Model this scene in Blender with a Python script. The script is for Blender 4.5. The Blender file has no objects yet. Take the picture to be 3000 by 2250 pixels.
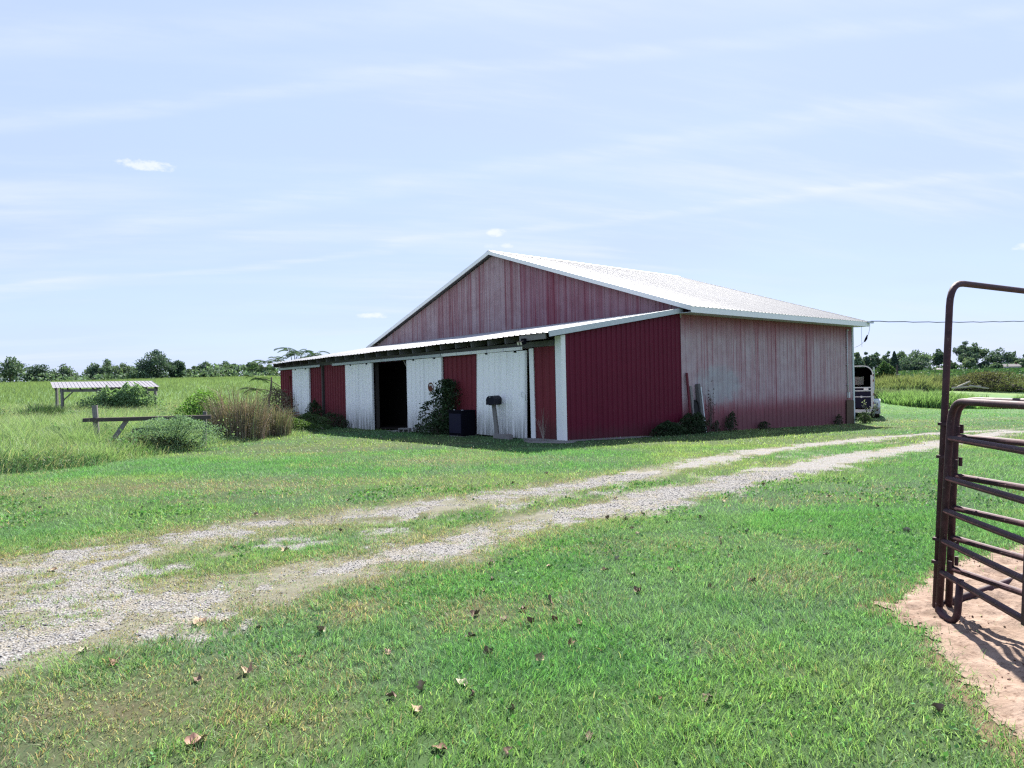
import bpy, math, random
import numpy as np
from mathutils import Vector, Matrix

rng = np.random.default_rng(7)
random.seed(7)
scene = bpy.context.scene
COL = scene.collection

# ------------------------------------------------------------------ camera, sky, sun, exposure
EYE = 1.6
cam_data = bpy.data.cameras.new('camera')
cam_data.sensor_width = 36.0
cam_data.lens = 24.96
cam_data.clip_start = 0.05
cam_data.clip_end = 5000.0
cam = bpy.data.objects.new('camera', cam_data)
COL.objects.link(cam)
cam.matrix_world = (Matrix.Translation((0, 0, EYE)) @ Matrix.Rotation(math.pi / 2 - 0.0030, 4, 'X')
                    @ Matrix.Rotation(-0.022, 4, 'Z'))
scene.camera = cam

SUN_AZ, SUN_EL = math.radians(15.0), math.radians(46.0)     # azimuth measured from +Y towards +X
SUN_DIR = Vector((math.sin(SUN_AZ) * math.cos(SUN_EL), math.cos(SUN_AZ) * math.cos(SUN_EL), math.sin(SUN_EL)))
sun_data = bpy.data.lights.new('sun', 'SUN')
sun_data.energy = 3.6
sun_data.angle = math.radians(0.55)
sun_data.color = (1.0, 0.955, 0.88)
sun = bpy.data.objects.new('sun', sun_data)
sun.rotation_euler = SUN_DIR.to_track_quat('Z', 'Y').to_euler()
sun.location = (0, 0, 60)
COL.objects.link(sun)

scene.view_settings.view_transform = 'Standard'
scene.view_settings.look = 'None'
scene.view_settings.gamma = 1.0
scene.view_settings.use_curve_mapping = False
scene.view_settings.exposure = 2.2
scene.cycles.use_denoising = False
scene.cycles.filter_width = 1.3
scene.cycles.use_adaptive_sampling = False
scene.cycles.max_bounces = 8
scene.cycles.diffuse_bounces = 3
scene.cycles.transmission_bounces = 3
scene.cycles.sample_clamp_indirect = 2.5
scene.cycles.caustics_reflective = False
scene.cycles.caustics_refractive = False


class NT:
    """small helper to write node trees"""
    def __init__(self, tree):
        self.t = tree
        self.n = tree.nodes
        self.n.clear()

    def node(self, typ, **kw):
        nd = self.n.new(typ)
        for k, v in kw.items():
            if k == 'inp':
                for kk, vv in v.items():
                    self.set(nd, kk, vv)
            else:
                setattr(nd, k, v)
        return nd

    def set(self, nd, key, val):
        sock = nd.inputs[key]
        if isinstance(val, bpy.types.NodeSocket):
            self.t.links.new(val, sock)
        elif isinstance(val, bpy.types.Node):
            self.t.links.new(val.outputs[0], sock)
        else:
            sock.default_value = val

    def math(self, op, a, b=0.0, c=None, clamp=False):
        nd = self.n.new('ShaderNodeMath')
        nd.operation = op
        nd.use_clamp = clamp
        self.set(nd, 0, a)
        self.set(nd, 1, b)
        if c is not None:
            self.set(nd, 2, c)
        return nd.outputs[0]

    def vmath(self, op, a, b):
        nd = self.n.new('ShaderNodeVectorMath')
        nd.operation = op
        self.set(nd, 0, a)
        self.set(nd, 1, b)
        return nd.outputs['Value'] if op in ('DOT_PRODUCT', 'LENGTH', 'DISTANCE') else nd.outputs['Vector']

    def mix(self, fac, a, b, blend='MIX'):
        nd = self.n.new('ShaderNodeMix')
        nd.data_type = 'RGBA'
        nd.blend_type = blend
        self.set(nd, 0, fac)
        for i, v in ((6, a), (7, b)):
            if isinstance(v, (tuple, list)):
                v = tuple(v) + ((1.0,) if len(v) == 3 else ())
            self.set(nd, i, v)
        return nd.outputs[2]

    def noise(self, vec, scale=1.0, detail=3.0, rough=0.55):
        nd = self.n.new('ShaderNodeTexNoise')
        self.set(nd, 'Vector', vec)
        nd.inputs['Scale'].default_value = scale
        nd.inputs['Detail'].default_value = detail
        nd.inputs['Roughness'].default_value = rough
        return nd.outputs['Fac']

    def ramp(self, fac, lo, hi, a=0.0, b=1.0):
        nd = self.n.new('ShaderNodeMapRange')
        nd.interpolation_type = 'SMOOTHSTEP'
        self.set(nd, 0, fac)
        for i, v in enumerate((lo, hi, a, b)):
            self.set(nd, i + 1, v)
        return nd.outputs[0]

    def mapping(self, vec, scale):
        return self.vmath('MULTIPLY', vec, scale)


# ---- world: physical sky with thin cirrus streaks and a few small puffs
world = bpy.data.worlds.new('World')
scene.world = world
world.use_nodes = True
w = NT(world.node_tree)
w_out = w.node('ShaderNodeOutputWorld')
bg = w.node('ShaderNodeBackground')
w.t.links.new(bg.outputs[0], w_out.inputs[0])
sky = w.node('ShaderNodeTexSky')
sky.sky_type = 'NISHITA'
sky.sun_disc = False
sky.sun_elevation = SUN_EL
sky.sun_rotation = SUN_AZ
sky.altitude = 150.0
sky.air_density = 1.0
sky.dust_density = 0.6
sky.ozone_density = 2.2
SKY_STRENGTH = 0.12
bg.inputs['Strength'].default_value = SKY_STRENGTH
tc = w.node('ShaderNodeTexCoord')
D = w.vmath('NORMALIZE', tc.outputs['Generated'], (0, 0, 0))
sep = w.node('ShaderNodeSeparateXYZ', inp={0: D})
dz = w.math('MAXIMUM', sep.outputs[2], 0.0)
den = w.math('ADD', dz, 0.16)
px_ = w.math('DIVIDE', sep.outputs[0], den)
py_ = w.math('DIVIDE', sep.outputs[1], den)
flat = w.node('ShaderNodeCombineXYZ', inp={0: px_, 1: py_})
rot = w.node('ShaderNodeVectorRotate', rotation_type='Z_AXIS', inp={'Vector': flat, 'Angle': math.radians(-14)})
streak = w.noise(w.mapping(rot, (0.55, 2.6, 1)), 1.1, 6.0, 0.62)
veil = w.noise(w.mapping(flat, (0.35, 0.5, 1)), 1.0, 4.0, 0.55)
fine = w.noise(w.mapping(rot, (2.0, 7.0, 1)), 2.0, 5.0, 0.6)
cir = w.math('MULTIPLY', w.ramp(streak, 0.44, 0.74), w.ramp(veil, 0.32, 0.66))


def sky_dir(px, py):
    a, b = (px - 1500) / 2080.0, -(py - 1125) / 2080.0
    return (cam.matrix_world.to_3x3() @ Vector((a, b, -1))).normalized()


bands = None
for (p0, p1, wd, amp) in [((0, 862), (2950, 505), 0.009, 0.50), ((900, 585), (2500, 330), 0.022, 0.42),
                          ((1250, 215), (2700, 60), 0.016, 0.40), ((300, 90), (1500, 20), 0.035, 0.3),
                          ((0, 780), (1500, 640), 0.02, 0.2)]:
    nrm = sky_dir(*p0).cross(sky_dir(*p1)).normalized()
    dist = w.math('ABSOLUTE', w.math('ADD', w.vmath('DOT_PRODUCT', D, tuple(nrm)),
                                     w.math('MULTIPLY', w.math('SUBTRACT', streak, 0.5), 0.05)))
    m = w.math('MULTIPLY', w.ramp(dist, 0.0, wd, 1.0, 0.0), amp)
    m = w.math('MULTIPLY', m, w.ramp(fine, 0.25, 0.72, 0.15, 1.0))
    m = w.math('MULTIPLY', m, w.ramp(sep.outputs[1], 0.1, 0.5))
    bands = m if bands is None else w.math('ADD', bands, m)
puffs = None
for (cx, cy, hw, hh, amp) in [(430, 485, 75, 15, .95), (1453, 682, 30, 13, .9), (1488, 720, 26, 10, .7),
                              (1098, 925, 55, 11, .95), (2998, 722, 26, 10, .8), (1440, 722, 25, 7, .4)]:
    c = sky_dir(cx, cy)
    t1 = Vector((c.y, -c.x, 0)).normalized()
    t2 = t1.cross(c).normalized()
    a = w.math('DIVIDE', w.vmath('DOT_PRODUCT', D, tuple(t1)), hw / 2080.0)
    b = w.math('DIVIDE', w.vmath('DOT_PRODUCT', D, tuple(t2)), hh / 2080.0)
    off_a = c.dot(t1) * 2080.0 / hw
    off_b = c.dot(t2) * 2080.0 / hh
    a = w.math('SUBTRACT', a, off_a)
    b = w.math('SUBTRACT', b, off_b)
    rr = w.math('ADD', w.math('MULTIPLY', a, a), w.math('MULTIPLY', b, b))
    pn = w.noise(w.mapping(D, (70, 70, 140)), 1.0, 5.0, 0.6)
    v = w.math('SUBTRACT', w.math('ADD', 1.0, w.math('MULTIPLY', w.math('SUBTRACT', pn, 0.5), 3.2)), rr)
    m = w.math('MULTIPLY', w.ramp(v, 0.0, 1.1), amp)
    m = w.math('MULTIPLY', m, w.ramp(w.vmath('DOT_PRODUCT', D, tuple(c)), 0.9, 0.95))
    puffs = m if puffs is None else w.math('ADD', puffs, m)
SKY_PALE = (.98, 1.215, 1.86)          # thin high veil of ice cloud, evens the blue out
CLOUD = (1.50, 1.66, 1.96)
base = w.mix(0.94, sky.outputs[0], SKY_PALE)
base = w.mix(w.math('MULTIPLY', w.ramp(veil, .3, .7), .35), base, (1.08, 1.20, 1.86))
base = w.mix(w.math('MULTIPLY', w.math('ADD', cir, bands), .95, clamp=True), base, CLOUD)
base = w.mix(w.math('MULTIPLY', puffs, .62, clamp=True), base, (1.95, 1.98, 2.0))
w.t.links.new(base, bg.inputs['Color'])


# ------------------------------------------------------------------ helpers
def lin(r, g, b):
    f = lambda c: (c / 255 / 12.92) if c / 255 <= 0.04045 else ((c / 255 + 0.055) / 1.055) ** 2.4
    return (f(r), f(g), f(b))


def ss(a, b, x):
    t = np.clip((np.asarray(x, float) - a) / (b - a), 0, 1)
    return t * t * (3 - 2 * t)


def _hash(ix, iy, s):
    n = (ix.astype(np.int64) * 374761393 + iy.astype(np.int64) * 668265263 + s * 974634533) & 0xFFFFFFFF
    n = ((n ^ (n >> 13)) * 1274126177) & 0xFFFFFFFF
    n = n ^ (n >> 16)
    return (n & 0xFFFFFF) / float(0xFFFFFF)


def vnoise(x, y, s=0):
    x = np.asarray(x, float)
    y = np.asarray(y, float)
    ix, iy = np.floor(x), np.floor(y)
    fx, fy = x - ix, y - iy
    fx = fx * fx * (3 - 2 * fx)
    fy = fy * fy * (3 - 2 * fy)
    a, b = _hash(ix, iy, s), _hash(ix + 1, iy, s)
    c, d = _hash(ix, iy + 1, s), _hash(ix + 1, iy + 1, s)
    return (a * (1 - fx) + b * fx) * (1 - fy) + (c * (1 - fx) + d * fx) * fy


def fbm(x, y, s=0, o=4):
    v, a, t = 0.0, 0.5, 0.0
    for i in range(o):
        v = v + a * vnoise(np.asarray(x) * 2 ** i + 17.3 * i, np.asarray(y) * 2 ** i - 9.1 * i, s + i)
        t += a
        a *= 0.5
    return v / t


O2 = np.array([1.326, 18.851])
U2 = np.array([0.75471, 0.65606])
V2 = np.array([-0.65606, 0.75471])
BARN_ROT = math.atan2(U2[1], U2[0])


def terrain(x, y):
    x = np.asarray(x, float)
    y = np.asarray(y, float)
    r = np.hypot(x, y)
    ang = np.degrees(np.arctan2(x, y))
    amp = np.interp(ang, [-60, -36, -26, -18, 0, 20, 40], [3.2, 3.45, 3.85, 4.05, 3.2, 1.55, 1.55])
    s0 = np.interp(ang, [-20, 15], [48, 75])
    s1 = np.interp(ang, [-20, 15], [190, 280])
    t = np.clip((r - s0) / (s1 - s0), 0, 1)
    far = amp * t * t * (3 - 2 * t)
    d = (x - O2[0]) * U2[0] + (y - O2[1]) * U2[1]
    v = (x - O2[0]) * V2[0] + (y - O2[1]) * V2[1]
    back = -.5 * np.clip((d - .5) / 17, 0, 1) * (1 - ss(0, 8, v)) * (1 - ss(60, 110, r))
    front = -.06 * np.exp(-((d / 1.6) ** 2 + ((v - 10) / 2.5) ** 2))
    return far + back + front


def tz(x, y):
    return float(terrain(x, y))


def B(x, y, z=0.0):
    """barn frame -> world"""
    p = O2 + U2 * x + V2 * y
    return Vector((p[0], p[1], z))


def bground(x, y):
    p = O2 + U2 * x + V2 * y
    return tz(p[0], p[1])


def tag(o, label=None, cat=None, group=None, kind=None):
    if label:
        o['label'] = label
    if cat:
        o['category'] = cat
    if group:
        o['group'] = group
    if kind:
        o['kind'] = kind
    return o


def empty(name, loc, rz=0.0, label=None, cat=None, group=None):
    o = bpy.data.objects.new(name, None)
    o.empty_display_size = 0.2
    o.location = loc
    o.rotation_euler = (0, 0, rz)
    COL.objects.link(o)
    return tag(o, label, cat, group)


def link_mesh(name, me, mat, parent=None):
    o = bpy.data.objects.new(name, me)
    if mat is not None and not me.materials:
        me.materials.append(mat)
    COL.objects.link(o)
    if parent is not None:
        o.parent = parent
    return o


class MB:
    """collects verts and faces, builds ONE mesh object"""
    def __init__(self):
        self.v, self.f = [], []

    def add(self, vs, fs):
        n = len(self.v)
        self.v += [tuple(p) for p in vs]
        self.f += [tuple(i + n for i in f) for f in fs]
        return self

    def box(self, lo, hi):
        x0, y0, z0 = lo
        x1, y1, z1 = hi
        return self.add([(x0, y0, z0), (x1, y0, z0), (x1, y1, z0), (x0, y1, z0),
                         (x0, y0, z1), (x1, y0, z1), (x1, y1, z1), (x0, y1, z1)],
                        [(0, 3, 2, 1), (4, 5, 6, 7), (0, 1, 5, 4), (1, 2, 6, 5), (2, 3, 7, 6), (3, 0, 4, 7)])

    def beam(self, p0, p1, wd, ht, up=(0, 0, 1), chips=0.0):
        p0, p1 = Vector(p0), Vector(p1)
        d = (p1 - p0).normalized()
        s = d.cross(Vector(up))
        if s.length < 1e-4:
            s = d.cross(Vector((1, 0, 0)))
        s.normalize()
        t = s.cross(d).normalized()
        vs = []
        for p in (p0, p1):
            for a, b in ((-1, -1), (1, -1), (1, 1), (-1, 1)):
                j = Vector((random.uniform(-1, 1), random.uniform(-1, 1), random.uniform(-1, 1))) * chips
                vs.append(p + s * (a * wd / 2) + t * (b * ht / 2) + j)
        return self.add(vs, [(0, 1, 2, 3), (7, 6, 5, 4), (0, 4, 5, 1), (1, 5, 6, 2), (2, 6, 7, 3), (3, 7, 4, 0)])

    def tube(self, pts, r, n=8, caps=True):
        pts = [Vector(p) for p in pts]
        rs = r if isinstance(r, (list, tuple)) else [r] * len(pts)
        rings = []
        ref = None
        for i, p in enumerate(pts):
            a = pts[max(0, i - 1)]
            b = pts[min(len(pts) - 1, i + 1)]
            d = (b - a).normalized()
            if ref is None:
                ref = Vector((0, 0, 1)) if abs(d.z) < 0.9 else Vector((1, 0, 0))
            s = d.cross(ref)
            if s.length < 1e-4:
                s = d.cross(Vector((0, 1, 0)))
            s.normalize()
            t = s.cross(d).normalized()
            ref = t
            rings.append([p + (s * math.cos(2 * math.pi * k / n) + t * math.sin(2 * math.pi * k / n)) * rs[i]
                          for k in range(n)])
        vs = [v for ring in rings for v in ring]
        fs = []
        for i in range(len(pts) - 1):
            for k in range(n):
                a, b = i * n + k, i * n + (k + 1) % n
                fs.append((a, b, b + n, a + n))
        if caps:
            fs.append(tuple(range(n - 1, -1, -1)))
            fs.append(tuple((len(pts) - 1) * n + k for k in range(n)))
        return self.add(vs, fs)

    def disc(self, c, axis, r, th, n=16, r_in=0.0):
        c, axis = Vector(c), Vector(axis).normalized()
        a = axis.orthogonal().normalized()
        b = axis.cross(a)
        vs, fs = [], []
        for off in (-th / 2, th / 2):
            for k in range(n):
                t = 2 * math.pi * k / n
                vs.append(c + axis * off + (a * math.cos(t) + b * math.sin(t)) * r)
        if r_in > 0:
            for off in (-th / 2, th / 2):
                for k in range(n):
                    t = 2 * math.pi * k / n
                    vs.append(c + axis * off + (a * math.cos(t) + b * math.sin(t)) * r_in)
        for k in range(n):
            k2 = (k + 1) % n
            fs.append((k, k2, n + k2, n + k))
            if r_in > 0:
                fs.append((2 * n + k, 3 * n + k, 3 * n + k2, 2 * n + k2))
                fs.append((n + k, n + k2, 3 * n + k2, 3 * n + k))
                fs.append((k, 2 * n + k, 2 * n + k2, k2))
        if r_in <= 0:
            fs.append(tuple(range(n - 1, -1, -1)))
            fs.append(tuple(range(n, 2 * n)))
        return self.add(vs, fs)

    def build(self, name, mat, parent=None, smooth=False):
        me = bpy.data.meshes.new(name)
        me.from_pydata(self.v, [], self.f)
        if smooth:
            me.polygons.foreach_set('use_smooth', [True] * len(me.polygons))
        me.update()
        return link_mesh(name, me, mat, parent)


def tri_mesh(name, verts, tris, cols, mat, parent=None, smooth=False):
    """big triangle mesh straight from numpy arrays with a colour per vertex"""
    verts = np.ascontiguousarray(verts, dtype=np.float32).reshape(-1, 3)
    tris = np.ascontiguousarray(tris, dtype=np.int32).reshape(-1, 3)
    me = bpy.data.meshes.new(name)
    me.vertices.add(len(verts))
    me.vertices.foreach_set('co', verts.ravel())
    me.loops.add(tris.size)
    me.loops.foreach_set('vertex_index', tris.ravel())
    me.polygons.add(len(tris))
    me.polygons.foreach_set('loop_start', np.arange(0, tris.size, 3, dtype=np.int32))
    if smooth:
        me.polygons.foreach_set('use_smooth', np.ones(len(tris), dtype=bool))
    me.update(calc_edges=True)
    if cols is not None:
        at = me.color_attributes.new('tint', 'FLOAT_COLOR', 'POINT')
        c4 = np.ones((len(verts), 4), np.float32)
        c4[:, :3] = cols
        at.data.foreach_set('color', c4.ravel())
    return link_mesh(name, me, mat, parent)


def blade_mesh(name, P, h, wd, lean, cols, mat, parent=None, segs=2, tip_cols=None, heading=None):
    """grass blades: P (n,3) roots, h heights, wd widths, lean 0..1"""
    n = len(P)
    if n == 0:
        return None
    P = np.asarray(P, np.float32)
    hd = rng.uniform(0, 2 * np.pi, n) if heading is None else heading
    face = rng.uniform(0, np.pi, n)
    dirv = np.stack([np.cos(hd), np.sin(hd), np.zeros(n)], 1)
    side = np.stack([np.cos(face), np.sin(face), np.zeros(n)], 1) * (wd / 2)[:, None]
    up = np.array([0, 0, 1.0])
    lat = lean * h
    zz = h * np.sqrt(np.clip(1 - lean ** 2 * 0.85, 0.05, 1))
    if segs == 2:
        mid = P + dirv * (lat * 0.35)[:, None] + up * (zz * 0.6)[:, None]
        tip = P + dirv * lat[:, None] + up * zz[:, None]
        V = np.stack([P - side, P + side, mid - side * .8, mid + side * .8, tip], 1)
        T = np.array([[0, 1, 3], [0, 3, 2], [2, 3, 4]])
        k = 5
    elif segs == 3:
        m1 = P + dirv * (lat * 0.15)[:, None] + up * (zz * 0.45)[:, None]
        m2 = P + dirv * (lat * 0.5)[:, None] + up * (zz * 0.82)[:, None]
        tip = P + dirv * (lat * 1.05)[:, None] + up * (zz * 0.95)[:, None]
        V = np.stack([P - side, P + side, m1 - side * .85, m1 + side * .85, m2 - side * .6, m2 + side * .6, tip], 1)
        T = np.array([[0, 1, 3], [0, 3, 2], [2, 3, 5], [2, 5, 4], [4, 5, 6]])
        k = 7
    else:
        tip = P + dirv * lat[:, None] + up * zz[:, None]
        V = np.stack([P - side, P + side, tip], 1)
        T = np.array([[0, 1, 2]])
        k = 3
    tris = (np.arange(n)[:, None, None] * k + T[None]).reshape(-1, 3)
    C = np.repeat(cols[:, None, :], k, 1)
    if tip_cols is not None:
        C[:, -1, :] = tip_cols
    return tri_mesh(name, V.reshape(-1, 3), tris, C.reshape(-1, 3), mat, parent)


def leaf_quads(P, size, cols, flat=0.0, aspect=0.62):
    """small leaf faces (diamond, two tris) with random orientation -> verts, tris, cols"""
    n = len(P)
    a = rng.normal(size=(n, 3))
    a[:, 2] *= (1 - flat)
    a /= np.linalg.norm(a, axis=1)[:, None] + 1e-9
    b = rng.normal(size=(n, 3))
    b -= (b * a).sum(1)[:, None] * a
    b /= np.linalg.norm(b, axis=1)[:, None] + 1e-9
    s = np.asarray(size)[:, None] * 0.5
    V = np.stack([P - a * s, P + b * s * aspect, P + a * s, P - b * s * aspect], 1)
    T = np.array([[0, 1, 2], [0, 2, 3]])
    tris = (np.arange(n)[:, None, None] * 4 + T[None]).reshape(-1, 3)
    return V.reshape(-1, 3), tris, np.repeat(cols[:, None, :], 4, 1).reshape(-1, 3)


def jitter_cols(base, n, amt=0.25, second=None, p=0.0):
    c = np.tile(np.array(base, float), (n, 1))
    if second is not None:
        k = rng.random(n)[:, None] < p if np.isscalar(p) else rng.random(n)[:, None] < p[:, None]
        c = np.where(k, np.array(second, float), c)
    c *= (1 + rng.uniform(-amt, amt, n))[:, None]
    c *= 1 + rng.uniform(-amt * .3, amt * .3, (n, 3))
    return np.clip(c, 0.003, 0.9)


# ------------------------------------------------------------------ materials
def new_mat(name):
    m = bpy.data.materials.new(name)
    m.use_nodes = True
    return m, NT(m.node_tree)


def out_surface(t, shader):
    o = t.node('ShaderNodeOutputMaterial')
    t.t.links.new(shader, o.inputs['Surface'])


def pbsdf(t, color, rough=0.6, metallic=0.0, spec=0.4, bump=None, bump_strength=0.3, bump_dist=0.01):
    b = t.node('ShaderNodeBsdfPrincipled')
    if isinstance(color, (tuple, list)):
        color = tuple(color)[:3] + (1.0,)
    t.set(b, 'Base Color', color)
    t.set(b, 'Roughness', rough)
    t.set(b, 'Metallic', metallic)
    t.set(b, 'Specular IOR Level', spec)
    if bump is not None:
        bn = t.node('ShaderNodeBump', inp={'Height': bump, 'Strength': bump_strength, 'Distance': bump_dist})
        t.t.links.new(bn.outputs[0], b.inputs['Normal'])
    return b.outputs[0]


def foliage_mat(name, trans=0.35, rough=0.55, spec=0.25, warm=1.25):
    m, t = new_mat(name)
    at = t.node('ShaderNodeAttribute', attribute_name='tint')
    c = at.outputs['Color']
    p = pbsdf(t, c, rough, 0, spec)
    tr = t.node('ShaderNodeBsdfTranslucent')
    t.t.links.new(t.mix(1.0, c, (warm, warm * 1.05, warm * .6), 'MULTIPLY'), tr.inputs['Color'])
    mx = t.node('ShaderNodeMixShader')
    mx.inputs[0].default_value = trans
    t.t.links.new(p, mx.inputs[1])
    t.t.links.new(tr.outputs[0], mx.inputs[2])
    out_surface(t, mx.outputs[0])
    return m


M = {}
M['grass'] = foliage_mat('grass', 0.40, 0.55, 0.22)
M['leaf'] = foliage_mat('leaf', 0.32, 0.65, 0.08)
M['far_leaf'] = foliage_mat('far_leaf', 0.25, 0.7, 0.1)
M['dry_stem'] = foliage_mat('dry_stem', 0.12, 0.8, 0.1)


def obj_coord(t):
    return t.node('ShaderNodeTexCoord').outputs['Object']


def simple(name, color, rough=0.6, metallic=0.0, var=0.15, scale=8.0, spec=0.4, bump=0.0, stretch=(1, 1, 1)):
    m, t = new_mat(name)
    v = t.mapping(obj_coord(t), stretch)
    n = t.noise(v, scale, 5.0, 0.6)
    c = t.mix(n, tuple(x * (1 - var) for x in color), tuple(min(1, x * (1 + var)) for x in color))
    r = t.ramp(n, 0.2, 0.8, max(0.05, rough - .08), min(1, rough + .08))
    out_surface(t, pbsdf(t, c, r, metallic, spec, n if bump else None, bump, 0.01))
    return m


M['wood'] = simple('weathered_wood', (.20, .19, .18), .85, 0, .45, 6, .15, .35, (8, 8, .8))
M['old_wood'] = simple('old_grey_wood', (.115, .113, .11), .9, 0, .5, 5, .1, .4, (6, 6, 1))
M['dark_wood'] = simple('dark_wood', (.075, .065, .06), .9, 0, .5, 6, .1, .4, (4, 4, 4))
M['pale_wood'] = simple('pale_wood', (.30, .275, .235), .85, 0, .35, 7, .15, .3, (10, 10, .7))
M['bark'] = simple('bark', (.10, .085, .07), .95, 0, .4, 9, .05, .6)
M['trim'] = simple('white_trim', (.80, .80, .78), .5, 0, .07, 3, .35)
M['trim_grey'] = simple('weathered_white_trim', (.50, .54, .55), .55, 0, .22, 7, .3)
M['concrete'] = simple('concrete', (.20, .195, .18), .9, 0, .2, 12, .2, .3)
M['black'] = simple('black_paint', (.005, .005, .009), .8, 0, .25, 5, .05)
M['navy'] = simple('navy_paint', (.009, .009, .026), .6, 0, .2, 4, .15)
M['mailbox'] = simple('mailbox_metal', (.009, .010, .018), .6, 0, .2, 9, .2)
M['rubber'] = simple('rubber', (.02, .02, .021), .85, 0, .2, 20, .25)
M['galv'] = simple('galvanised', (.46, .48, .5), .45, .6, .15, 10, .5)
M['white_box'] = simple('conduit_grey', (.52, .53, .54), .5, 0, .1, 9, .35)
M['glass'] = simple('window_glass', (.55, .62, .68), .12, 0, .1, 3, .6)
M['dark_glass'] = simple('dark_glass', (.04, .05, .06), .1, 0, .1, 3, .6)
M['rust'] = simple('rusty_steel', (.13, .045, .025), .85, 0, .45, 22, .2, .3)
M['red_board'] = simple('red_board', (.12, .02, .03), .75, 0, .35, 6, .2, .3, (5, 5, .8))
M['green_stem'] = simple('green_stem', (.07, .12, .05), .8, 0, .2, 5, .1)
M['rot'] = simple('rotten_brown_board', (.11, .08, .062), .95, 0, .6, 9, .05, .5, (3, 3, 1))
M['interior'] = simple('interior_dirt_and_shade', (.022, .019, .017), .95, 0, .3, 3, .05, .3)  # floor dirt; its near-black also paints the backing sheet's shade
M['trailer'] = simple('trailer_paint', (.50, .54, .545), .5, 0, .2, 4, .4)
M['wire'] = simple('wire', (.035, .036, .04), .6, 0, .1, 4, .3)
M['lens'] = simple('floodlight_lens', (.7, .66, .5), .2, 0, .1, 9, .5)
M['red_lens'] = simple('red_lens', (.06, .01, .012), .3, 0, .1, 9, .5)
M['house_wall'] = simple('house_siding', (.42, .40, .40), .8, 0, .08, 2, .2)
M['house_roof'] = simple('house_roof', (.13, .12, .125), .8, 0, .15, 3, .2)
M['shed_roof'] = simple('shed_roof', (.19, .165, .175), .55, 0, .1, 1, .3)


def tube_paint():
    m, t = new_mat('gate_paint')
    v = obj_coord(t)
    n = t.noise(v, 14, 6, 0.65)
    n2 = t.noise(v, 60, 3, 0.6)
    c = t.mix(t.ramp(n, .35, .7), (.032, .012, .017), (.066, .029, .035))
    c = t.mix(t.math('MULTIPLY', t.ramp(n2, .62, .74), .55), c, (.25, .19, .17))
    out_surface(t, pbsdf(t, c, t.ramp(n, .2, .8, .55, .75), 0, .3, n2, .2, .004))
    return m


M['gate'] = tube_paint()


def siding(name, red, faded, fade, bottom=None, dirt=0.4, rough=0.5, streak=11.0, top_keep=None, dirt_h=0.7, patch=None):
    """ribbed sheet steel: paint, chalky vertical fading and splash dirt, in the barn's own frame"""
    m, t = new_mat(name)
    v = obj_coord(t)
    sp = t.node('ShaderNodeSeparateXYZ', inp={0: v})
    z = sp.outputs[2]
    s1 = t.noise(t.mapping(v, (streak, streak, .10)), 1.0, 4, .62)
    s2 = t.noise(t.mapping(v, (1.6, 1.6, .16)), 1.0, 3, .5)
    s3 = t.noise(t.mapping(v, (26, 26, .5)), 1.0, 2, .5)
    info = t.node('ShaderNodeObjectInfo')
    s = t.math('ADD', t.math('MULTIPLY', s1, .68), t.math('MULTIPLY', s2, .32))
    s = t.math('ADD', s, t.math('MULTIPLY', t.math('SUBTRACT', info.outputs['Random'], .5), .11))
    f = t.math('MULTIPLY', t.ramp(s, .30, .56), fade)
    f = t.math('MULTIPLY', f, t.ramp(s3, .2, .7, .75, 1.0))
    if bottom is not None:
        wob = t.math('ADD', z, t.math('MULTIPLY', t.math('SUBTRACT', s1, .5), .9))
        f = t.math('MULTIPLY', f, t.ramp(wob, bottom[0], bottom[1], .12, 1.0))
    if top_keep is not None:
        wob = t.math('ADD', z, t.math('MULTIPLY', t.math('SUBTRACT', s1, .5), 1.2))
        f = t.math('MULTIPLY', f, t.ramp(wob, top_keep[0], top_keep[1], 1.0, .12))
    c = t.mix(f, red, faded)
    if patch is not None:          # worn bare patch rubbed down to the zinc
        px0, pz0, prx, prz, pc = patch
        ex = t.math('DIVIDE', t.math('SUBTRACT', sp.outputs[0], px0), prx)
        ez = t.math('DIVIDE', t.math('SUBTRACT', z, pz0), prz)
        rr2 = t.math('ADD', t.math('MULTIPLY', ex, ex), t.math('MULTIPLY', ez, ez))
        rr2 = t.math('ADD', rr2, t.math('MULTIPLY', t.math('SUBTRACT', t.noise(v, 2.5, 4, .6), .5), 1.6))
        c = t.mix(t.math('MULTIPLY', t.ramp(rr2, .3, 1.15, 1.0, 0.0), .62), c, pc)
    rv = t.noise(v, 2.2, 5, .6)
    c = t.mix(t.math('MULTIPLY', t.ramp(rv, .35, .75), .3), c, tuple(x * .72 for x in red))
    dn = t.noise(t.mapping(v, (9, 9, 1.2)), 1.0, 5, .65)
    dh = t.ramp(t.math('SUBTRACT', z, t.math('MULTIPLY', dn, dirt_h * 1.8)), -dirt_h, dirt_h * .45, 1.0, 0.0)
    c = t.mix(t.math('MULTIPLY', dh, dirt), c, (.045, .042, .036))
    # screw heads and dust
    sp2 = t.noise(v, 90, 1, .5)
    c = t.mix(t.math('MULTIPLY', t.ramp(sp2, .78, .8), .5), c, (.3, .26, .25))
    out_surface(t, pbsdf(t, c, rough + .1, 0, .14, rv, .08, .01))
    return m


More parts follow.
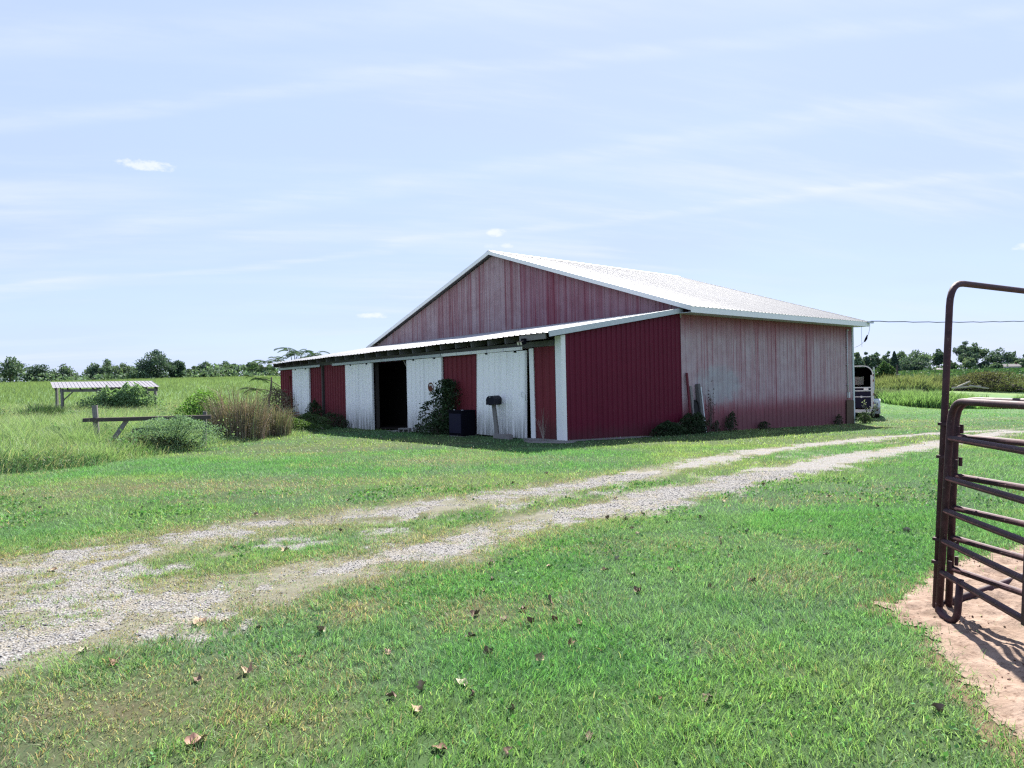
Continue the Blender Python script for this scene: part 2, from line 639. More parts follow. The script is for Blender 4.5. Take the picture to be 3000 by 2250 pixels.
M['red_front'] = siding('red_siding_front', (.158, .022, .032), (.20, .05, .06), .35, dirt=.55)
M['maroon'] = siding('maroon_siding', (.105, .007, .024), (.14, .014, .034), .5, dirt=.35, rough=.42, dirt_h=.35)
M['faded'] = siding('faded_siding', (.27, .070, .092), (.45, .372, .385), 1.0, bottom=(.35, 1.05), dirt=.45,
                    top_keep=(2.7, 3.7), patch=(7.4, 1.35, 1.5, .72, (.37, .42, .43)))
M['gable'] = siding('faded_gable_siding', (.20, .048, .064), (.42, .338, .35), .90, dirt=0.0, streak=9.0)


def white_door_mat():
    m, t = new_mat('white_door_paint')
    v = obj_coord(t)
    sp = t.node('ShaderNodeSeparateXYZ', inp={0: v})
    z = sp.outputs[2]
    n = t.noise(t.mapping(v, (14, 14, .8)), 1.0, 6, .7)
    n2 = t.noise(t.mapping(v, (5, 5, .25)), 1.0, 4, .6)
    n3 = t.noise(v, 3, 5, .6)
    c = t.mix(n3, (.89, .89, .86), (.92, .91, .88))
    c = t.mix(t.math('MULTIPLY', t.ramp(n2, .5, .8), .30), c, (.45, .48, .47))
    low = t.ramp(t.math('ADD', z, t.math('MULTIPLY', t.math('SUBTRACT', n, .5), 1.1)), -.1, 1.05, 1.0, 0.0)
    low = t.math('MULTIPLY', low, t.ramp(n, .36, .6, .2, 1.0))
    c = t.mix(t.math('MULTIPLY', low, .95), c, (.085, .095, .075))
    out_surface(t, pbsdf(t, c, .5, 0, .35, n3, .05, .01))
    return m


M['white_door'] = white_door_mat()


def roof_mat(name, base, metallic, rough, along=(5.0, .25, .25)):
    m, t = new_mat(name)
    v = obj_coord(t)
    info = t.node('ShaderNodeObjectInfo')
    n = t.noise(t.mapping(v, along), 1.0, 4, .6)
    c = t.mix(t.ramp(n, .3, .7), tuple(x * .70 for x in base), base)
    c = t.mix(t.math('MULTIPLY', info.outputs['Random'], .35), c, tuple(x * .72 for x in base))
    out_surface(t, pbsdf(t, c, rough, metallic, .5))
    return m


M['roof'] = roof_mat('galvalume_roof', (.225, .23, .245), .0, .6)
M['lean_roof'] = roof_mat('bright_tin_roof', (.40, .405, .42), .0, .5, (.3, 4.0, .3))
M['shelter_roof'] = roof_mat('tin_roof', (.20, .19, .215), .0, .6)


def ground_mat():
    m, t = new_mat('ground_soil')
    at = t.node('ShaderNodeAttribute', attribute_name='tint')
    pos = t.node('ShaderNodeNewGeometry').outputs['Position']
    n = t.noise(pos, 9, 6, .7)
    n2 = t.noise(pos, .35, 5, .6)
    c = t.mix(t.ramp(n, .3, .7), at.outputs['Color'], (.55, .55, .55), 'MULTIPLY')
    c = t.mix(t.math('MULTIPLY', t.ramp(n2, .35, .65), .4), c, (.72, .78, .62), 'MULTIPLY')
    c = t.mix(.3, c, at.outputs['Color'])
    out_surface(t, pbsdf(t, c, .95, 0, .05, n, .5, .03))
    return m


M['ground'] = ground_mat()


def gravel_mat():
    m, t = new_mat('crushed_limestone')
    pos = t.node('ShaderNodeNewGeometry').outputs['Position']
    vo = t.node('ShaderNodeTexVoronoi', feature='F1', inp={'Vector': pos, 'Scale': 60.0})
    sp = t.node('ShaderNodeSeparateColor', inp={0: vo.outputs['Color']})
    n = t.noise(pos, 3, 5, .6)
    c = t.mix(sp.outputs[0], (.155, .152, .150), (.27, .265, .26))
    c = t.mix(t.ramp(vo.outputs['Distance'], .4, .75), c, (.12, .11, .10))
    c = t.mix(t.math('MULTIPLY', t.ramp(n, .45, .7), .5), c, (.20, .17, .11))
    h = t.math('SUBTRACT', 1.0, vo.outputs['Distance'])
    out_surface(t, pbsdf(t, c, .9, 0, .15, h, .8, .015))
    return m


M['gravel'] = gravel_mat()
M['stone'] = foliage_mat('stone', 0.0, 0.9, 0.15)


def dirt_mat():
    m, t = new_mat('trampled_dirt')
    pos = t.node('ShaderNodeNewGeometry').outputs['Position']
    n = t.noise(pos, 5, 8, .7)
    n2 = t.noise(pos, 30, 5, .7)
    n3 = t.noise(pos, 1.2, 4, .6)
    c = t.mix(t.ramp(n, .3, .7), (.165, .117, .088), (.29, .215, .17))
    c = t.mix(t.math('MULTIPLY', t.ramp(n2, .50, .66), .65), c, (.085, .05, .036))
    c = t.mix(t.math('MULTIPLY', t.ramp(n3, .5, .75), .45), c, (.34, .255, .205))
    h = t.math('ADD', t.math('MULTIPLY', n, .7), t.math('MULTIPLY', n2, .3))
    out_surface(t, pbsdf(t, c, .95, 0, .08, h, .9, .03))
    return m


M['dirt'] = dirt_mat()

# ------------------------------------------------------------------ ground masks
RUT_L = np.array([(-9.8, 3.2), (-6.9, 5.0), (-5.6, 5.8), (-4.51, 6.43), (-4.02, 7.0), (-3.45, 7.7), (-2.3, 8.45), (-1.45, 8.97), (-.55, 9.58),
                  (.49, 10.45), (1.95, 11.7), (3.78, 13.67), (6.52, 16.35), (10.5, 20.2), (13.5, 22.5), (17.5, 25)])
RUT_R = np.array([(-7.3, .9), (-4.4, 3.8), (-3.17, 4.68), (-2.73, 5.0), (-2.25, 5.42), (-1.68, 6.02), (-1.05, 6.45), (-.43, 7.2), (.73, 8.5),
                  (1.7, 9.3), (2.84, 10.29), (4.28, 11.64), (7.64, 14.69), (11, 18), (15.8, 23), (20, 25.5), (25, 26.5)])
DIRT_POLY = np.array([(2.02, 2.0), (2.18, 3.07), (2.21, 3.38), (2.3, 3.72), (2.46, 4.35), (2.54, 4.9), (2.78, 5.05), (2.95, 5.2), (3.32, 5.62),
                      (3.74, 6.05), (4.6, 6.45), (6.5, 6.9), (9, 6.5), (9, 0.5), (3.0, 0.5)])


def seg_dist(x, y, poly):
    best = np.full(np.shape(x), 1e9)
    for (ax, ay), (bx, by) in zip(poly[:-1], poly[1:]):
        dx, dy = bx - ax, by - ay
        t = np.clip(((x - ax) * dx + (y - ay) * dy) / (dx * dx + dy * dy), 0, 1)
        best = np.minimum(best, np.hypot(x - ax - t * dx, y - ay - t * dy))
    return best


def in_poly(x, y, poly):
    c = np.zeros(np.shape(x), bool)
    j = len(poly) - 1
    for i in range(len(poly)):
        xi, yi = poly[i]
        xj, yj = poly[j]
        c ^= ((yi > y) != (yj > y)) & (x < (xj - xi) * (y - yi) / (yj - yi + 1e-12) + xi)
        j = i
    return c


def gravel_val(x, y):
    """>0 where loose gravel lies open"""
    dl, dr = seg_dist(x, y, RUT_L), seg_dist(x, y, RUT_R)
    wl = np.interp(x, [-6, -3.5, -2, 0, 3, 7, 12], [.56, .30, .02, .10, .34, .34, .22])
    wr = np.interp(x, [-6, -3, -1.6, -.4, 1, 3, 8, 16], [.72, .50, .18, .12, .40, .52, .42, .34])
    v = np.maximum(wl - dl, wr - dr)
    mid = -0.22 + .36 * ss(-1.6, -4.2, x) - .12 * np.maximum(dl - .9, 0) - .3 * np.maximum(dr - 1.0, 0)
    mid = np.where((dl + dr) < 2.4, mid, -1.0)
    v = np.maximum(v, mid)
    n = (fbm(x * 1.5, y * 1.5, 3, 4) - .5) * 1.5 + (fbm(x * 5.5, y * 5.5, 11, 4) - .5) * 1.3
    amp = np.interp(x, [-4, -1, 3, 8], [.80, .95, .6, .4])
    return v + n * amp


def track_val(x, y):
    """>0 on the worn wheel tracks, open gravel or thin straw alike"""
    dl, dr = seg_dist(x, y, RUT_L), seg_dist(x, y, RUT_R)
    wl = np.interp(x, [-6, -3.5, -2, 0, 3, 7, 12], [.80, .60, .40, .42, .40, .36, .24])
    wr = np.interp(x, [-6, -3, -1.6, -.4, 1, 3, 8, 16], [.95, .80, .52, .46, .50, .56, .44, .36])
    v = np.maximum(wl - dl, wr - dr)
    mid = np.where((dl + dr) < 2.5, -.30 + .55 * ss(-1.5, -3.8, x), -1.0)
    return np.maximum(v, mid) + (fbm(x * 2.2, y * 2.2, 15, 4) - .5) * .75


def dirt_val(x, y):
    d = seg_dist(x, y, np.vstack([DIRT_POLY, DIRT_POLY[:1]]))
    s = np.where(in_poly(x, y, DIRT_POLY), d, -d)
    return s - .0 + (fbm(x * 3, y * 3, 21, 4) - .5) * .22 + (fbm(x * 14, y * 14, 23, 2) - .5) * .16


def tall_val(x, y):
    """>0 inside the unmown growth on the left, metres from its edge"""
    e = np.interp(y, [6, 10, 12.5, 13.7, 15.15, 17.5, 20.3, 23.3, 25, 27.5, 32.5, 60], [-26, -17, -11.6, -9.92, -8.78, -8.31, -7.86, -6.8, -6.85, -7.4, -10.7, -14])
    return (e - x) + (fbm(x * .8, y * .8, 31, 3) - .5) * .9


def barn_mask(x, y):
    d = (x - O2[0]) * U2[0] + (y - O2[1]) * U2[1]
    v = (x - O2[0]) * V2[0] + (y - O2[1]) * V2[1]
    return (d > 0.02) & (d < 17.6) & (v > 0.0) & (v < 18.7)


def bare_val(x, y):
    """thin bare strip with dust and gravel along the barn foot by the white corner post, and a worn spot"""
    d = (x - O2[0]) * U2[0] + (y - O2[1]) * U2[1]
    v = (x - O2[0]) * V2[0] + (y - O2[1]) * V2[1]
    a = .62 - np.hypot((d + .30) / 1.0, (v - .2) / 1.25)
    a2 = .5 - np.hypot((d - 1.6) / 3.2, (v + .2) / .9)
    b = .30 - np.hypot((x - .12) / 1.0, (y - 14.6) / .6)
    a3 = .5 - np.hypot((d + .15) / .55, (v - 7.6) / 2.2)
    return np.maximum(np.maximum(np.maximum(a, a2), b), a3) + (fbm(x * 4, y * 4, 41, 3) - .5) * .35


DRY_SPOTS = [(-1.12, 5.1, .2, .25, .9), (-.15, 4.97, .4, .28, .75), (-2.3, 3.65, .85, .4, .8), (-1.5, 3.85, .5, .25, .7),
             (-1.3, 3.45, .25, .35, .6), (-1.0, 3.35, .18, .28, .5), (-2.7, 3.0, .8, .5, .7), (-1.78, 3.1, .5, .35, .55),
             (-5.5, 11.5, 3.0, .7, .8), (-3.2, 11.0, 2.4, .7, .45), (-1.28, 14.6, 1.4, .7, .6), (-4.4, 17.5, 1.5, 1.0, .45),
             (.9, 6.8, .8, .25, .4), (15, 27, 4, 1.0, .5), (19, 31, 5, 1.0, .5), (2.3, 5.5, .4, .3, .5), (-3.6, 4.0, .8, .5, .4)]


def dry_val(x, y):
    v = np.clip((fbm(x * .75, y * 1.0, 51, 4) - .59) * 1.8, 0, .3)
    for (cx, cy, sx, sy, a) in DRY_SPOTS:
        v = np.maximum(v, .82 * a * np.exp(-.5 * (((x - cx) / sx) ** 2 + ((y - cy) / sy) ** 2)))
    d = np.minimum(seg_dist(x, y, RUT_L), seg_dist(x, y, RUT_R))
    v = np.maximum(v, np.exp(-(np.maximum(d - .2, 0) / np.interp(x, [-4, 0, 4], [.75, .55, .25])) ** 2)
                   * np.interp(x, [-4, 0, 3, 8], [.85, .8, .45, .3]))
    v = v * np.clip(.25 + 1.5 * (fbm(x * 2.6, y * 2.6, 61, 4) - .15), .1, 1.25)
    return np.clip(v, 0, 1)


GREENS = [np.array(c) for c in ((.108, .245, .092), (.132, .242, .120), (.198, .285, .112))]
DRYC = np.array((.29, .265, .175))
BROWN = np.array((.21, .165, .105))


def lawn_colour(x, y, n_jit=True):
    k = fbm(x * .9, y * .9, 71, 3)
    k2 = fbm(x * .25, y * .35, 72, 3)
    c = GREENS[0] * (1 - ss(.42, .6, k))[:, None] + GREENS[1] * ss(.42, .6, k)[:, None]
    yel = ss(.50, .66, k2) * .45 + .55 * ss(9.5, 14, y) * ss(.30, .6, k2)
    c = c * (1 - yel)[:, None] + GREENS[2] * yel[:, None]
    return c


# ------------------------------------------------------------------ setting: ground
def build_ground():
    fine = np.radians(np.arange(-48, 48.01, .4))
    coarse = np.radians(np.arange(52, 308, 4.0))
    th = np.concatenate([fine, coarse])
    rr = np.concatenate([[0.25], np.geomspace(.6, 455, 250)])
    A, R = np.meshgrid(th, rr)
    X, Y = R * np.sin(A), R * np.cos(A)
    Z = terrain(X, Y) + (fbm(X * 1.2, Y * 1.2, 81, 3) - .5) * .03 * ss(2, 8, R) * (1 - ss(60, 90, R))
    nb = in_poly(X, Y, DIRT_POLY) | (gravel_val(X, Y) > -.15) | barn_mask(X, Y)
    Z = np.where(nb, terrain(X, Y), Z)
    x, y = X.ravel(), Y.ravel()
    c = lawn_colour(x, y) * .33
    d = dry_val(x, y)[:, None]
    c = c * (1 - d) + np.array((.105, .085, .055)) * d
    r = np.hypot(x, y)
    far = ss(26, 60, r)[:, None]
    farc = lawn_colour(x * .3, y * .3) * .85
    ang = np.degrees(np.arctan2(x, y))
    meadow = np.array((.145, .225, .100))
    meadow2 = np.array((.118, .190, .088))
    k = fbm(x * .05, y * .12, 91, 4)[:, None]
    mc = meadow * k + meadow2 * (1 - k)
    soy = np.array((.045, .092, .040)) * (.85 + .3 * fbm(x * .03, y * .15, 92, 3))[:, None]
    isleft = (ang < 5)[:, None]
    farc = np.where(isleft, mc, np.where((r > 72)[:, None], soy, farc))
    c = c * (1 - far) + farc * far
    tall = (tall_val(x, y) > 0) & (y > 8)
    c = np.where((tall & (r < 60))[:, None], np.array((.055, .080, .030)), c)
    g = gravel_val(x, y) > -.12
    tk = (ss(-.05, .2, track_val(x, y)) * (r < 40))[:, None]
    c = c * (1 - tk) + np.array((.165, .158, .122)) * tk
    c = np.where((g & (r < 40))[:, None], np.array((.18, .172, .145)), c)
    c = np.where((dirt_val(x, y) > -.1)[:, None] & (r < 15)[:, None], np.array((.16, .11, .075)), c)
    nt, nr = len(th), len(rr)
    idx = np.arange(nt * nr).reshape(nr, nt)
    a, b = idx[:-1], np.roll(idx, -1, 1)[:-1]
    e, f = idx[1:], np.roll(idx, -1, 1)[1:]
    tris = np.concatenate([np.stack([a, f, b], -1).reshape(-1, 3), np.stack([a, e, f], -1).reshape(-1, 3)])
    fan = np.stack([np.full(nt, nt * nr), idx[0], np.roll(idx[0], -1)], -1)
    V = np.concatenate([np.stack([x, y, Z.ravel()], 1), [[0, 0, 0]]])
    C = np.concatenate([c, c[:1]])
    o = tri_mesh('ground', V, np.concatenate([tris, fan]), C, M['ground'], smooth=True)
    tag(o, 'green mown lawn and meadow ground reaching out to the tree line', 'ground', kind='structure')


build_ground()


def sheet(name, val, x0, x1, y0, y1, step, lift, mat, label, bump=0.0, extra=None):
    xs = np.arange(x0, x1, step)
    ys = np.arange(y0, y1, step)
    X, Y = np.meshgrid(xs, ys)
    j = step * .3
    X = X + rng.uniform(-j, j, X.shape)
    Y = Y + rng.uniform(-j, j, Y.shape)
    v = val(X, Y)
    keep = (v[:-1, :-1] + v[1:, :-1] + v[:-1, 1:] + v[1:, 1:]) > 0
    Z = terrain(X, Y) + lift
    if bump:
        edge = np.clip(v / .25, 0, 1)
        Z = Z + bump * edge * (np.clip(fbm(X * 6, Y * 6, 101, 3) - .38, 0, 1) + .55 * np.clip(fbm(X * 17, Y * 17, 103, 2) - .45, 0, 1))
    idx = np.arange(X.size).reshape(X.shape)
    a, b, c, d = idx[:-1, :-1][keep], idx[:-1, 1:][keep], idx[1:, 1:][keep], idx[1:, :-1][keep]
    T = np.concatenate([np.stack([a, b, c], 1), np.stack([a, c, d], 1)])
    used = np.unique(T)
    rem = np.full(X.size, -1)
    rem[used] = np.arange(len(used))
    V = np.stack([X.ravel(), Y.ravel(), Z.ravel()], 1)[used]
    o = tri_mesh(name, V, rem[T], None, mat, smooth=True)
    return tag(o, label, name.replace('_', ' '), kind='structure')


sheet('gravel_driveway', lambda x, y: np.where(np.hypot(x, y) < 31, gravel_val(x, y), -1), -9, 17, 1.5, 28, .045, .0015, M['gravel'],
      'pale crushed stone farm drive in two ruts curving past the red barn')
sheet('dirt_patch', dirt_val, 1.8, 9, .6, 7.6, .028, .006, M['dirt'], 'bare reddish trampled soil under the brown tube gates', bump=.085)
sheet('worn_ground', lambda x, y: np.where(barn_mask(x, y), -1, bare_val(x, y)), -6.5, 5.5, 15, 26.5, .07, .008, M['gravel'],
      'dusty bare strip along the foot of the barn wall')


# ------------------------------------------------------------------ lawn grass, gravel stones
def scatter(y0, y1, n, k=.80, c=1.7):
    y = np.sqrt(rng.uniform(y0 ** 2, y1 ** 2, n))
    x = rng.uniform(-1, 1, n) * (k * y + c)
    return x, y


def lawn_zone(name, y0, y1, n, h, wd, segs):
    per = 9 if segs == 2 else 5
    x, y = scatter(y0, y1, n // per)
    x = np.repeat(x, per) + rng.normal(0, .022 * (y0 + 2) / 4, per * (n // per))
    y = np.repeat(y, per) + rng.normal(0, .022 * (y0 + 2) / 4, per * (n // per))
    n = len(x)
    dry = dry_val(x, y)
    g = gravel_val(x, y)
    keep = ~barn_mask(x, y)
    strawy = np.interp(x, [-4, 1, 4], [1.0, .9, .45])
    pg = np.where(g > 0, .015 + strawy * (.7 * np.exp(-g / .10) + .42 * ss(.50, .62, fbm(x * 3.2, y * 3.2, 13, 3))), 1.0)
    dv = dirt_val(x, y)
    tv = track_val(x, y)
    ontrack = ss(-.05, .25, tv)
    pg *= 1 + .25 * ontrack * (g <= 0)
    pg *= np.where(dv > 0, .010 + .7 * np.exp(-np.maximum(dv, 0) / .05), 1.0)
    pg *= np.where(bare_val(x, y) > 0, .12, 1.0)
    pg *= 1 - .12 * dry
    keep &= rng.random(n) < pg
    keep &= tall_val(x, y) < .15
    x, y, dry, g, ontrack = x[keep], y[keep], dry[keep], g[keep], ontrack[keep]
    dry = np.maximum(dry, ontrack * np.where(fbm(x * 2.6, y * 2.6, 17, 3) > .53, .22, .72))
    n = len(x)
    tuft = fbm(x * 2.2, y * 2.2, 111, 3)
    hh = h * rng.uniform(.45, 1.15, n) * (.55 + .9 * tuft) * (1 - .35 * dry)
    hh = hh * (1 - .4 * ontrack)
    ww = wd * rng.uniform(.6, 1.3, n)
    lean = np.clip(rng.beta(2.6, 1.3, n) * 1.02 + .2 * dry, 0, .98)
    c = lawn_colour(x, y)
    isdry = rng.random(n) < np.clip(dry * 1.05 + .008, 0, .85)
    c = np.where(isdry[:, None], np.where((rng.random(n) < .25)[:, None], BROWN * 1.15, DRYC), c)
    c = c * rng.uniform(.5, 1.6, n)[:, None] * (1 + rng.uniform(-.12, .12, (n, 3)))
    pale = rng.random(n) < .035
    c = np.where(pale[:, None], c * np.array((1.7, 1.45, 1.6)), c)
    P = np.stack([x, y, terrain(x, y) - .004], 1)
    hd = fbm(x * .9, y * .9, 121, 2) * 14 + rng.normal(0, 1.6, n)
    o = blade_mesh(name, P, hh, ww, lean, np.clip(c, .004, .8), M['grass'], segs=segs, heading=hd)
    return tag(o, None, None, kind='stuff')


o = lawn_zone('lawn_grass', 2.3, 8.2, 520000, .068, .0040, 2)
o['label'] = 'mown green grass blades of the near lawn with dry straw patches'
o = lawn_zone('lawn_grass', 8.0, 17, 330000, .072, .008, 1)
o['label'] = 'mown green grass of the lawn between the drive and the barn'
o = lawn_zone('lawn_grass', 16.5, 46, 230000, .07, .022, 1)
o['label'] = 'mown green grass of the far lawn around the barn corner'


def chips(name, label, x, y, s, c, mat, lift):
    n = len(x)
    base = np.array([[1, 0, 0], [-1, 0, 0], [0, 1, 0], [0, -1, 0], [0, 0, 1], [0, 0, -1]], float)
    T = np.array([[0, 2, 4], [2, 1, 4], [1, 3, 4], [3, 0, 4], [2, 0, 5], [1, 2, 5], [3, 1, 5], [0, 3, 5]])
    V = base[None] * (s[:, None] * rng.uniform(.6, 1.3, (n, 3)))[:, None, :] + rng.normal(0, 1, (n, 6, 3)) * (s * .18)[:, None, None]
    V += np.stack([x, y, terrain(x, y) + lift + s * .2], 1)[:, None, :]
    o = tri_mesh(name, V.reshape(-1, 3), (np.arange(n)[:, None, None] * 6 + T[None]).reshape(-1, 3), np.repeat(c[:, None], 6, 1).reshape(-1, 3), mat)
    tag(o, label, name.replace('_', ' '), kind='stuff')


nx, ny = rng.uniform(2, 7, 9000), rng.uniform(1, 7, 9000)
kk = (dirt_val(nx, ny) > .03) & (fbm(nx * 2.2, ny * 2.2, 191, 3) > .5)
nx, ny = nx[kk], ny[kk]
chips('soil_clods', 'crumbly clods and hoof-broken bits on the bare soil by the gates', nx, ny, rng.uniform(.003, .0105, len(nx)),
      jitter_cols((.17, .105, .075), len(nx), .35, (.09, .055, .04), .3), M['stone'], .012)


def stones():
    n = 190000
    x, y = scatter(2.5, 12, n)
    g = gravel_val(x, y)
    keep = ((g > -.32) | (track_val(x, y) > 0)) & (rng.random(n) < np.where(g > 0, 1.0, np.maximum(.32 * np.exp(np.minimum(g, 0) / .14), np.where(x < 1, .5, .3) * (track_val(x, y) > 0))))
    x, y = x[keep][:75000], y[keep][:75000]
    n = len(x)
    base = np.array([[1, 0, 0], [-1, 0, 0], [0, 1, 0], [0, -1, 0], [0, 0, 1], [0, 0, -1]], float)
    T = np.array([[0, 2, 4], [2, 1, 4], [1, 3, 4], [3, 0, 4], [2, 0, 5], [1, 2, 5], [3, 1, 5], [0, 3, 5]])
    s = rng.uniform(.003, .009, n) * (1 + (rng.random(n) < .05) * .8)
    sc = s[:, None] * rng.uniform(.6, 1.3, (n, 3)) * np.array([1, 1, .5])
    V = base[None] * sc[:, None, :] + rng.normal(0, 1, (n, 6, 3)) * (s * .18)[:, None, None]
    a = rng.uniform(0, 6.28, n)
    ca, sa = np.cos(a), np.sin(a)
    V = np.stack([V[..., 0] * ca[:, None] - V[..., 1] * sa[:, None], V[..., 0] * sa[:, None] + V[..., 1] * ca[:, None], V[..., 2]], -1)
    V += np.stack([x, y, terrain(x, y) + .0015 + s * .15], 1)[:, None, :]
    c = np.clip(rng.uniform(.13, .30, n)[:, None] * np.array((1.0, .98, .98)), 0, .8)
    o = tri_mesh('gravel_stones', V.reshape(-1, 3), (np.arange(n)[:, None, None] * 6 + T[None]).reshape(-1, 3),
                 np.repeat(c[:, None], 6, 1).reshape(-1, 3), M['stone'])
    tag(o, 'loose pale limestone chips lying in the drive ruts', 'gravel', kind='stuff')


stones()


# ------------------------------------------------------------------ red barn
W, XG, XB, YP = 18.7, 5.29, 17.6, 9.12        # width, gable plane, back plane, ridge
barn = empty('barn', (O2[0], O2[1], 0), BARN_ROT,
             'long red metal barn with a lean-to, white sliding doors and pale tin roof', 'barn')


def rake_z(y):
    return 6.93 - (.325 * (YP - y) if y < YP else .338 * (y - YP))


def eave_z(y):
    return 2.88 - .012 * y


def junc_z(y):
    return 3.77 - .0116 * y


def lean_z(x, y):
    return eave_z(y) + (junc_z(y) - eave_z(y)) * (x + .54) / (XG + .54)


def head_z(y):
    return 2.54 - .0075 * y


def wall_foot(x, y):
    return bground(x, y) - .05


def rib_us(width, spacing, hr, first=0.0, extra=()):
    pr = []
    k = first
    while k <= width + 1e-6:
        for du, off in ((-.032, 0), (-.013, hr), (.013, hr), (.032, 0)):
            if -1e-6 <= k + du <= width + 1e-6:
                pr.append((k + du, off))
        if k <= 1e-6:
            pr.append((0.0, hr))
        if abs(k - width) < 1e-6:
            pr.append((width, hr))
        # two faint stiffening beads in the pan
        for q in (.36, .64):
            u = k + spacing * q
            if u + .012 < width:
                pr += [(u - .012, 0), (u, hr * .16), (u + .012, 0)]
        k += spacing
    for u in (0.0, width) + tuple(extra):
        if not any(abs(u - p[0]) < 1e-5 for p in pr):
            pr.append((u, 0.0))
    return sorted(pr)


def rib_panel(name, A, Bf, n, width, mat, parent, spacing=.305, hr=.02, extra=(), lift=0.0, first=0.0):
    n = Vector(n).normalized()
    mb = MB()
    vs, fs = [], []
    pr = rib_us(width, spacing, hr, first, extra)
    for u, off in pr:
        vs += [A(u) + n * (off + lift), Bf(u) + n * (off + lift)]
    for i in range(len(pr) - 1):
        fs.append((2 * i, 2 * i + 2, 2 * i + 3, 2 * i + 1))
    mb.add(vs, fs)
    return mb.build(name, mat, parent)


def wall_run(name, axis, fixed, a0, a1, n_sheets, bot, top, normal, mat, spacing, hr=.02, skip=None, mats=None, parent=None):
    """sheets side by side; axis 'x' runs along barn x at y=fixed, 'y' the other way"""
    wd = (a1 - a0) / n_sheets
    for i in range(n_sheets):
        s0 = a0 + i * wd

        def P(u, z, s0=s0):
            s = s0 + u
            return Vector((s, fixed, z)) if axis == 'x' else Vector((fixed, s, z))
        ex = []
        rib_panel(name, lambda u, P=P, s0=s0: P(u, bot(s0 + u)), lambda u, P=P, s0=s0: P(u, top(s0 + u)),
                  normal, wd, mats(s0) if mats else mat, parent or barn, spacing=wd / max(1, round(wd / spacing)), hr=hr, lift=.0015 * (i % 2))


# right long side of the main shed, faded
wall_run('wall_panel', 'x', 0.0, XG, XB, 14, lambda x: wall_foot(x, -.02), lambda x: 3.83, (0, -1, 0), M['faded'], .295, .022)
# gable above the lean-to roof
M['gable_red'] = siding('gable_siding_redder', (.205, .044, .068), (.36, .27, .30), .66, dirt=0.0, streak=9.0)
wall_run('gable_panel', 'y', XG, 0.0, W, 20, lambda y: junc_z(y) - .12, lambda y: max(junc_z(y) + .02, rake_z(y) - .12), (-1, 0, 0),
         None, .305, .022, mats=lambda y: M['gable_red'] if y < 7.4 else M['gable'])
# maroon end wall of the lean-to
wall_run('end_panel', 'x', 0.0, .11, XG - .02, 6, lambda x: wall_foot(x, -.02), lambda x: lean_z(x, 0) - .14, (0, -1, 0), M['maroon'], .2, .024)
# far walls that close the shed (left side, back)
wall_run('wall_panel', 'x', W, XG, XB, 6, lambda x: -.3, lambda x: rake_z(W) - .1, (0, 1, 0), M['faded'], .6, .02)
wall_run('wall_panel', 'x', 18.14, 0, XG, 3, lambda x: -.2, lambda x: lean_z(x, 18.1) - .1, (0, 1, 0), M['red_front'], .6, .02)
wall_run('back_panel', 'y', XB, 0.0, W, 10, lambda y: -.62, lambda y: rake_z(y) - .1, (1, 0, 0), M['gable'], .6, .02)


def front_run(y0, y1, n, mat=M['red_front'], x=0.0, top=None, spacing=.23):
    wall_run('front_panel', 'y', x, y0, y1, n, lambda y: bground(-.02, y) - .05, top or (lambda y: head_z(y) + .005), (-1, 0, 0), mat, spacing, .03)


front_run(.22, 1.02, 1)
front_run(3.42, 5.40, 2)
front_run(11.72, 12.86, 1)
front_run(12.86, 13.72, 1, top=lambda y: head_z(y) + .27)
front_run(13.98, 15.06, 1)
front_run(16.62, 18.12, 2)

# white corner post, jamb and other trim
MB().box((-.035, -.03, bground(0, 0) - .05), (.0, .20, 2.80)).box((.0, -.034, bground(0, 0) - .05), (.125, -.002, 2.82)).build('corner_post', M['trim'], barn)
mb = MB()
mb.beam((-.05, 1.10, .01), (-.035, 1.135, head_z(1.1) - .02), .17, .03, up=(1, 0, 0))
mb.build('door_jamb', M['trim'], barn)
MB().box((-.02, 18.10, -.05), (.03, 18.16, 2.5)).build('corner_trim', M['old_wood'], barn)
MB().box((XB - .10, -.045, bground(XB, 0) - .05), (XB + .03, -.006, 3.74)).box((XB + .003, -.042, bground(XB, 0) - .05), (XB + .035, .12, 3.74)).build('corner_trim', M['trim_grey'], barn)
MB().box((XG - .03, -.018, 3.5), (XG + .05, .03, 3.79)).build('corner_trim', M['trim_grey'], barn)

# header board, sliding door tracks
for (y0, y1) in ((.25, 5.36), (5.36, 9.8), (9.8, 13.9), (13.9, 18.14)):
    mb = MB()
    mb.beam((-.02, y0 + .004, head_z(y0) + .085), (-.02, y1 - .004, head_z(y1) + .085), .045, .15)
    mb.build('header_board', M['old_wood'], barn)
for (y0, y1, m_) in ((1.42, 5.30, 'trim'), (5.34, 9.0, 'trim_grey'), (9.02, 12.85, 'trim_grey'), (13.95, 18.1, 'trim_grey')):
    tr = MB()
    tr.beam((-.115, y0, head_z(y0) + .0), (-.115, y1, head_z(y1)), .03, .085)
    tr.beam((-.085, y0, head_z(y0) + .045), (-.085, y1, head_z(y1) + .045), .085, .008)
    o = tr.build('door_track', M[m_], barn)
    n = int((y1 - y0) / .75)
    for i in range(n + 1):
        y = y0 + .06 + i * (y1 - y0 - .12) / n
        MB().box((-.137, y - .012, head_z(y) - .05), (-.131, y + .012, head_z(y) + .055)).build('track_bracket', M['galv'], o)

